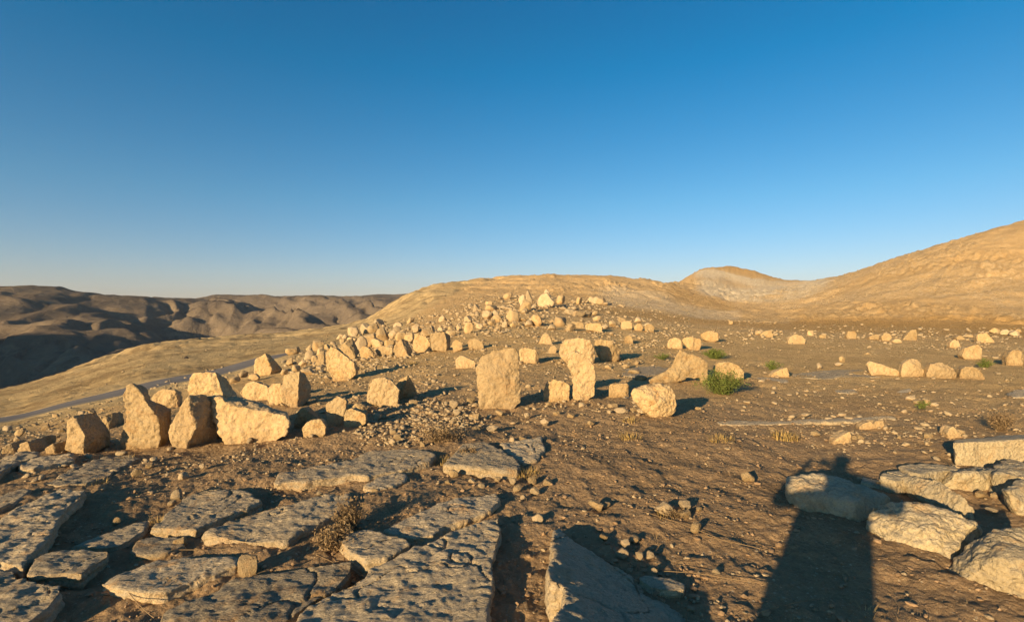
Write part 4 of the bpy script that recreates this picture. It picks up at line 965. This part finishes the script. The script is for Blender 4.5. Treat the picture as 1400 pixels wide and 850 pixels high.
# ---------------------------------------------------------------- plants
def blades(name, spots, mat, label=None, n=30, h=.15, w=.005, spread=.13, lean=1.1, parent=None, seed=1, kind=None, cat=None, group=None, loc=None):
    rg = np.random.RandomState(seed); V = []; Fc = []
    for (x, y, s) in spots:
        z = Hs(x, y) + float(gdetail(np.array([x]), np.array([y]))[0])
        for k in range(n):
            a = rg.uniform(0, 6.28); rr = spread * s * rg.rand() ** .5; bx = x + rr * math.cos(a); by = y + rr * math.sin(a)
            L_ = h * s * rg.uniform(.5, 1.1); ln = rg.uniform(.1, lean); a2 = a + rg.uniform(-.7, .7); ww = w * s * rg.uniform(.6, 1.2)
            tx, ty = -math.sin(a2) * ww, math.cos(a2) * ww; prev = None
            for j, t in enumerate((0, .4, .75, 1)):
                cx = bx + math.cos(a2) * ln * L_ * t ** 1.6; cy = by + math.sin(a2) * ln * L_ * t ** 1.6; cz = z - .01 + L_ * t * (1 - .35 * ln * t)
                q = (1 - t) * .9 + .1; i = len(V)
                V += [(cx - tx * q, cy - ty * q, cz), (cx + tx * q, cy + ty * q, cz)]
                if prev is not None: Fc.append((prev, prev + 1, i + 1, i))
                prev = i
    V = np.array(V)
    o0 = np.array(loc if loc is not None else (0, 0, 0), float)
    me = mesh_np(name, V - o0, Fc); o = link(name, me, mat, tuple(o0) if parent is None else (0, 0, 0), parent)
    if label: tag(o, label, cat, group, kind)
    return o

def shrub(name, px, py, wpx, hpx, leafmat, label, n=2600, leaf=.014, seed=1, cat='shrub', group=None, stems=40):
    g = ray(px, py); x, y, z = g; w = wpx / F * y; h = hpx / F * y; y += w * .3; z = Hs(x, y)
    root = bpy.data.objects.new(name, None); COL.objects.link(root); root.location = (x, y, z); root.empty_display_size = .1
    tag(root, label, cat, group, 'thing')
    rg = np.random.RandomState(seed); V = []; Fc = []; SV = []; SF = []
    for s in range(stems):
        a = rg.uniform(0, 6.28); e = rg.uniform(.1, 1) ** .6; L_ = rg.uniform(.7, 1.08)
        tip = np.array([math.cos(a) * w * .5 * e * L_, math.sin(a) * w * .4 * e * L_, h * L_ * (1 - .55 * e * e)])
        mid = tip * .5 + np.array([0, 0, h * .12]); base = np.array([math.cos(a) * w * .05, math.sin(a) * w * .05, -.02]); q = max(.0025, h * .008)
        pr = None
        for t in np.linspace(0, 1, 5):
            c = base * (1 - t) ** 2 + mid * 2 * t * (1 - t) + tip * t * t; i = len(SV)
            for k in range(3): SV.append(c + q * (1.1 - t) * np.array([math.cos(k * 2.09), math.sin(k * 2.09), 0]))
            if pr is not None:
                for k in range(3): SF.append((pr + k, pr + (k + 1) % 3, i + (k + 1) % 3, i + k))
            pr = i
            if t > .2:
                for _ in range(int(n / stems / 4)):
                    p = c + rg.normal(size=3) * h * .085; d1 = rg.normal(size=3); d1 /= np.linalg.norm(d1); d2 = np.cross(d1, rg.normal(size=3)); d2 /= np.linalg.norm(d2)
                    l = leaf * rg.uniform(.7, 1.6); i2 = len(V)
                    V += [p - d1 * l, p + d2 * l * .35, p + d1 * l, p - d2 * l * .35]; Fc.append((i2, i2 + 1, i2 + 2, i2 + 3))
    link('foliage', mesh_np('foliage', V, Fc), leafmat, (0, 0, 0), root)
    link('stem', mesh_np('stem', SV, SF), M['stem'], (0, 0, 0), root)
    return root
shrub('green_shrub', 995, 543, 70, 34, M['green'], 'round bright green bush in front of the flat sided tan boulder', n=7000, leaf=.016, seed=1, group='green plants among the stones', stems=90)
shrub('green_shrub', 982, 492, 34, 14, M['green'], 'smaller green bush beyond the peaked arching stone', n=3600, leaf=.022, seed=2, group='green plants among the stones', stems=60)
shrub('green_shrub', 1062, 508, 32, 14, M['green'], 'sparse green weed in shade behind the bright orange wedge', n=900, leaf=.02, seed=3, group='green plants among the stones', stems=30)
shrub('green_shrub', 1353, 504, 22, 13, M['green'], 'small green weed on the right beside the knobbly pale boulder', n=1100, leaf=.02, seed=4, group='green plants among the stones', stems=30)
shrub('green_shrub', 1266, 560, 24, 12, M['green'], 'thin green sprig beside the white cobbles on the right', n=350, leaf=.014, seed=5, group='green plants among the stones', stems=14)
shrub('green_shrub', 908, 492, 26, 9, M['green'], 'low dark green weed in shade behind the arching stone', n=700, leaf=.02, seed=6, group='green plants among the stones', stems=24)
shrub('dry_shrub', 1382, 591, 52, 27, M['drybush'], 'pale tangled dry bush behind the long squared block', n=2600, leaf=.012, seed=8, group='dry bushes', stems=220)
shrub('dry_shrub', 600, 612, 80, 26, M['drybush'], 'brown dry brush between the gravel heap and the flat slabs', n=2200, leaf=.012, seed=9, group='dry bushes', stems=200)
shrub('dry_shrub', 432, 835, 50, 14, M['drybush'], 'low dry brush at the bottom, between the wide bottom slab and the largest slab', n=700, leaf=.010, seed=21, group='dry bushes', stems=90)
shrub('dry_shrub', 215, 815, 60, 14, M['drybush'], 'low dry weeds below the long oval slab', n=500, leaf=.010, seed=22, group='dry bushes', stems=80)
shrub('dry_shrub', 640, 628, 34, 14, M['drybush'], 'small dry bush behind the left corner of the thick grey slab', n=600, leaf=.012, seed=23, group='dry bushes', stems=70)
shrub('dry_shrub', 925, 712, 46, 12, M['drybush'], 'thin dry weeds around the white stone trio', n=300, leaf=.009, seed=24, group='dry bushes', stems=60)
shrub('dry_shrub', 470, 735, 60, 50, M['drybush'], 'tangled brown dry brush beside the chunky corner block', n=1600, leaf=.012, seed=10, group='dry bushes', stems=220)
shrub('dry_shrub', 448, 760, 70, 34, M['drybush'], 'reddish dry brush growing in the gap below the broad ridged slab', n=1400, leaf=.012, seed=12, group='dry bushes', stems=150)
def tuft(px, py, s, mat, label, seed, n=70, h=.15):
    g = ray(px, py); return blades('grass_tuft', [(g[0], g[1], s)], mat, label, n=n, h=h * .72, seed=seed, cat='grass tuft', group='dry grass tufts', kind='thing', loc=(g[0], g[1], g[2]))
tuft(722, 650, .9, M['yellow'], 'yellow spiky tuft at the right corner of the thick grey slab', 1, 90, .17)
tuft(608, 632, .9, M['yellow'], 'yellow tuft at the left corner of the thick grey slab', 2, 90, .17)
tuft(862, 578, 1, M['yellow'], 'yellow grass below the big cracked boulder, upper of two', 3, 80, .12)
tuft(862, 600, 1.1, M['yellow'], 'yellow grass below the big cracked boulder, lower of two', 4, 90, .13)
tuft(985, 606, 1.2, M['yellow'], 'low spreading yellow tuft on the bare middle ground', 5, 110, .11)
tuft(1073, 598, 1.3, M['yellow'], 'broad dull yellow tuft left of the pointed orange stone', 6, 140, .13)
tuft(908, 706, .8, M['yellow'], 'yellow grass behind a trio of white stones', 7, 90, .10)
tuft(130, 662, .9, M['straw'], 'pale dry tuft beside the thin bedrock sheet', 8, 80, .12)
tuft(170, 630, .9, M['straw'], 'dull dry tuft below the knobbed standing stone', 9, 80, .12)
tuft(565, 498, 1.6, M['yellow'], 'yellow tuft in the rubble right of the notched golden stone', 10, 90, .14)
tuft(1184, 838, .5, M['straw'], 'short dry stalks inside the human shadow at the bottom', 11, 16, .17)
tuft(215, 716, .9, M['straw'], 'straw tuft fringing the corner of the speckled sloping slab', 12, 110, .13)
tuft(655, 540, 1.0, M['straw'], 'faint dry tuft left of the tall broad standing stone', 13, 50, .10)
# litter of dry straw
spots = []
x, y = polar(5200, 2.2, 16, -50, 50); kk = fbm2(x / .7, y / .7, 3, 323)
for a, b, k in zip(x, y, kk):
    if k > .0 - .25 * (a < .5): spots.append((a, b, rg.uniform(.25, .7)))
blades('dry_grass', spots, M['drybush'], 'thin dry grass litter over the brown soil', n=5, h=.07, w=.0035, spread=.12, lean=1.6, seed=33, kind='stuff', cat='grass')
# long fallen stalks
def stalk(pts, label, seed):
    W = []
    for (px, py) in pts:
        g = ray(px, py); W.append(Vector((g[0] + rnd.gauss(0, .01), g[1] + rnd.gauss(0, .02), g[2] + rnd.uniform(.01, .035))))
    cu = bpy.data.curves.new('dry_stalk', 'CURVE'); cu.dimensions = '3D'; sp = cu.splines.new('NURBS'); sp.points.add(len(W) - 1)
    for p_, w_ in zip(sp.points, W): p_.co = (*(w_ - W[0]), 1)
    sp.use_endpoint_u = True; sp.order_u = 3; cu.bevel_depth = .0024; cu.bevel_resolution = 1
    t = bpy.data.objects.new('t', cu); COL.objects.link(t); dg = bpy.context.evaluated_depsgraph_get(); dg.update()
    me = bpy.data.meshes.new_from_object(t.evaluated_get(dg)); bpy.data.objects.remove(t); me.name = 'dry_stalk'; me.materials.clear()
    o = link('dry_stalk', me, M['drybush'], W[0])
    tag(o, label, 'dry stalk', 'fallen dry stalks', 'thing')
stalk([(965,738),(1000,742),(1050,755)], 'long straw coloured stalk reaching into the human shadow, upper of two', 1)
stalk([(905,786),(960,787),(1000,798),(1055,804)], 'long pale stalk crossing into the human shadow, lower of two', 2)
stalk([(880,706),(930,720),(1000,745)], 'thin stalk lying right of the white stone trio', 3)
stalk([(1030,834),(1080,830),(1115,822)], 'pale stalk lying within the human shadow near the bottom', 4)
stalk([(210,758),(280,755),(345,752)], 'straight pale stalk on the ground below the speckled slab', 5)
stalk([(435,760),(465,778),(498,788)], 'bent stalk in front of the chunky corner block', 6)
stalk([(175,818),(200,836),(215,850)], 'stalk lying below the long oval slab', 7)

# dark rock far beyond the road
g = ray(255, 491); o = bpy.data.objects.new('boulder', PROTO[3].copy()); o.data.materials.clear(); o.data.materials.append(M['darkstone']); COL.objects.link(o)
o.location = (g[0], g[1], g[2]); o.scale = (g[1] * 5.5 / F * 1.1,) * 3
tag(o, 'tiny lone dark rock on the pale slope beyond the road', 'boulder', None, 'thing')

# ---------------------------------------------------------------- the person behind the camera whose shadow falls into the picture
def skin_mesh(name, joints, bones, mat, parent, sub=2):
    keys = list(joints); me = bpy.data.meshes.new(name)
    me.from_pydata([joints[k][0] for k in keys], [(keys.index(a), keys.index(b)) for a, b in bones], [])
    o = bpy.data.objects.new(name, me); COL.objects.link(o)
    md = o.modifiers.new('s', 'SKIN'); md.use_smooth_shade = True
    for i, k in enumerate(keys):
        sv = me.skin_vertices[0].data[i]; r = joints[k][1]; sv.radius = r if isinstance(r, tuple) else (r, r); sv.use_root = (i == 0)
    sb = o.modifiers.new('u', 'SUBSURF'); sb.levels = sub; sb.render_levels = sub
    dg = bpy.context.evaluated_depsgraph_get(); dg.update(); m2 = bpy.data.meshes.new_from_object(o.evaluated_get(dg))
    bpy.data.objects.remove(o); m2.materials.clear(); m2.materials.append(mat)
    for p_ in m2.polygons: p_.use_smooth = True
    ob = bpy.data.objects.new(name, m2); COL.objects.link(ob); ob.parent = parent
    return ob
PX0, PY0 = -.66, -.5
person = bpy.data.objects.new('person', None); COL.objects.link(person); person.location = (PX0, PY0, Hs(PX0, PY0))
tag(person, 'standing person in a long dark coat with elbows raised, casting the long human shadow', 'person', None, 'thing')
J = {'pelvis': ((0, 0, .98), (.16, .12)), 'waist': ((0, 0, 1.14), (.14, .10)), 'chest': ((0, 0, 1.36), (.17, .115)), 'neck': ((0, .01, 1.53), .055), 'head': ((0, .03, 1.62), (.075, .085)), 'top': ((0, .02, 1.74), (.07, .08)),
     'hip.l': ((-.11, 0, .92), .095), 'knee.l': ((-.15, .02, .50), .062), 'ankle.l': ((-.17, -.01, .09), .04), 'toe.l': ((-.19, .15, .03), .035),
     'hip.r': ((.11, 0, .92), .095), 'knee.r': ((.15, .02, .50), .062), 'ankle.r': ((.17, -.01, .09), .04), 'toe.r': ((.19, .15, .03), .035),
     'sh.l': ((-.20, 0, 1.45), .06), 'el.l': ((-.46, .12, 1.36), .045), 'wr.l': ((-.17, .34, 1.56), .03), 'ha.l': ((-.09, .41, 1.61), (.035, .02)),
     'sh.r': ((.20, 0, 1.45), .06), 'el.r': ((.60, .10, 1.38), .045), 'wr.r': ((.17, .34, 1.54), .03), 'ha.r': ((.09, .41, 1.60), (.035, .02))}
for sd, sx in (('l', -1), ('r', 1)):
    hx, hy, hz = J['ha.' + sd][0]
    for k, (dx, dy_, dz) in enumerate(((.03, .02, .05), (.015, .045, .045), (0, .055, .02), (-.005, .05, -.01))):
        J[f'f{k}{sd}'] = ((hx - sx * -0.0 - sx * .02, hy + .03 + dy_ * .4, hz + .03 - k * .022), .009); J[f'g{k}{sd}'] = ((hx - sx * .055, hy + .05, hz + .03 - k * .022), .008)
    J[f't{sd}'] = ((hx - sx * .03, hy - .01, hz - .05), .011)
B = [('pelvis', 'waist'), ('waist', 'chest'), ('chest', 'neck'), ('neck', 'head'), ('head', 'top')]
for sd in 'lr':
    B += [('pelvis', 'hip.' + sd), ('hip.' + sd, 'knee.' + sd), ('knee.' + sd, 'ankle.' + sd), ('ankle.' + sd, 'toe.' + sd), ('chest', 'sh.' + sd), ('sh.' + sd, 'el.' + sd), ('el.' + sd, 'wr.' + sd), ('wr.' + sd, 'ha.' + sd), ('ha.' + sd, f't{sd}')]
    B += [('ha.' + sd, f'f{k}{sd}') for k in range(4)] + [(f'f{k}{sd}', f'g{k}{sd}') for k in range(4)]
skin_mesh('body', J, B, M['skin'], person)
JC = {'z': ((0, 0, .50), (.36, .22)), 'a': ((0, 0, .76), (.34, .20)), 'b': ((0, 0, 1.0), (.35, .18)), 'c': ((0, 0, 1.2), (.33, .16)), 'd': ((0, 0, 1.38), (.29, .14)), 'e': ((0, 0, 1.50), (.09, .08)),
      'sl': ((-.21, 0, 1.44), .08), 'el': ((-.46, .12, 1.36), .075), 'wl': ((-.20, .31, 1.54), .05), 'sr': ((.21, 0, 1.44), .08), 'er': ((.62, .10, 1.38), .09), 'wr': ((.20, .31, 1.52), .05)}
skin_mesh('jacket', JC, [('z', 'a'), ('a', 'b'), ('b', 'c'), ('c', 'd'), ('d', 'e'), ('d', 'sl'), ('sl', 'el'), ('el', 'wl'), ('d', 'sr'), ('sr', 'er'), ('er', 'wr')], M['cloth'], person)
JT = {'p': ((0, 0, .93), (.19, .14)), 'hl': ((-.12, 0, .84), .125), 'kl': ((-.17, .02, .48), .10), 'al': ((-.18, 0, .10), .085), 'hr': ((.12, 0, .84), .125), 'kr': ((.17, .02, .48), .10), 'ar': ((.18, 0, .10), .085)}
skin_mesh('trousers', JT, [('p', 'hl'), ('hl', 'kl'), ('kl', 'al'), ('p', 'hr'), ('hr', 'kr'), ('kr', 'ar')], M['trousers'], person)
skin_mesh('hat', {'a': ((0, .02, 1.66), (.11, .12)), 'b': ((0, .02, 1.80), (.105, .11))}, [('a', 'b')], M['trousers'], person)


# ---------------------------------------------------------------- light, sky, air, camera
w = bpy.data.worlds.new('World'); SC.world = w; w.use_nodes = True
nt = w.node_tree; nt.nodes.clear(); n = N(nt)
out = nt.nodes.new('ShaderNodeOutputWorld'); bg = nt.nodes.new('ShaderNodeBackground'); sky = nt.nodes.new('ShaderNodeTexSky')
sky.sky_type = 'NISHITA'; sky.sun_disc = False; sky.sun_elevation = SUN_EL
sky.sun_rotation = math.radians(180) + SUN_AZ
sky.altitude = 800; sky.air_density = 1.0; sky.dust_density = .6; sky.ozone_density = 2.5
hsv = nt.nodes.new('ShaderNodeHueSaturation'); hsv.inputs['Saturation'].default_value = 1.12; hsv.inputs['Value'].default_value = 1
nt.links.new(sky.outputs[0], hsv.inputs['Color'])
tc = nt.nodes.new('ShaderNodeTexCoord'); sp = nt.nodes.new('ShaderNodeSeparateXYZ'); nt.links.new(tc.outputs['Generated'], sp.inputs[0])
gr = n.ramp(sp.outputs[2], [(0, (.86, .68, .80)), (.06, (.80, .72, .80)), (.2, (.50, .79, .84)), (.42, (.03, .74, .88)), (.54, (.02, .68, .84)), (.72, (.55, .62, .62)), (1, (.85, .72, .64))])
nt.links.new(n.mix(1, hsv.outputs[0], gr, 'MULTIPLY'), bg.inputs[0])
bg.inputs[1].default_value = .08; nt.links.new(bg.outputs[0], out.inputs[0])

L = bpy.data.lights.new('sun', 'SUN'); L.energy = 4.6; L.angle = math.radians(.55); L.color = (1, .73, .39)
so = bpy.data.objects.new('sun', L); COL.objects.link(so)
d = Vector((math.sin(SUN_AZ) * math.cos(SUN_EL), math.cos(SUN_AZ) * math.cos(SUN_EL), -math.sin(SUN_EL)))
so.rotation_euler = d.to_track_quat('-Z', 'Y').to_euler()

hz = bpy.data.materials.new('thin_air'); hz.use_nodes = True; ht = hz.node_tree; ht.nodes.clear()
ho = ht.nodes.new('ShaderNodeOutputMaterial'); pv = ht.nodes.new('ShaderNodeVolumePrincipled'); ht.links.new(pv.outputs[0], ho.inputs['Volume'])
pv.inputs['Color'].default_value = (.70, .80, .95, 1); pv.inputs['Density'].default_value = .00004; pv.inputs['Anisotropy'].default_value = .1
bm = bmesh.new(); bmesh.ops.create_cube(bm, size=1)
for v_ in bm.verts: v_.co = Vector((v_.co.x * 18000, v_.co.y * 18000, -152 + (v_.co.z + .5) * 600))
me = bpy.data.meshes.new('haze'); bm.to_mesh(me); bm.free()
tag(link('haze', me, hz), 'thin pale desert haze over the valley', 'haze', kind='stuff')
cd = bpy.data.cameras.new('camera'); cam = bpy.data.objects.new('camera', cd); COL.objects.link(cam)
cd.sensor_fit = 'HORIZONTAL'; cd.sensor_width = 36; cd.lens = 18.0; cd.clip_start = .05; cd.clip_end = 60000
cam.location = (0, 0, CAMZ); cam.rotation_euler = (math.radians(90), 0, 0)
SC.camera = cam
SC.view_settings.view_transform = 'Standard'; SC.view_settings.look = 'None'; SC.view_settings.gamma = 1; SC.view_settings.exposure = 1.06
SC.cycles.max_bounces = 5; SC.cycles.diffuse_bounces = 3; SC.cycles.volume_bounces = 0
SC.cycles.use_adaptive_sampling = True; SC.cycles.adaptive_threshold = .02
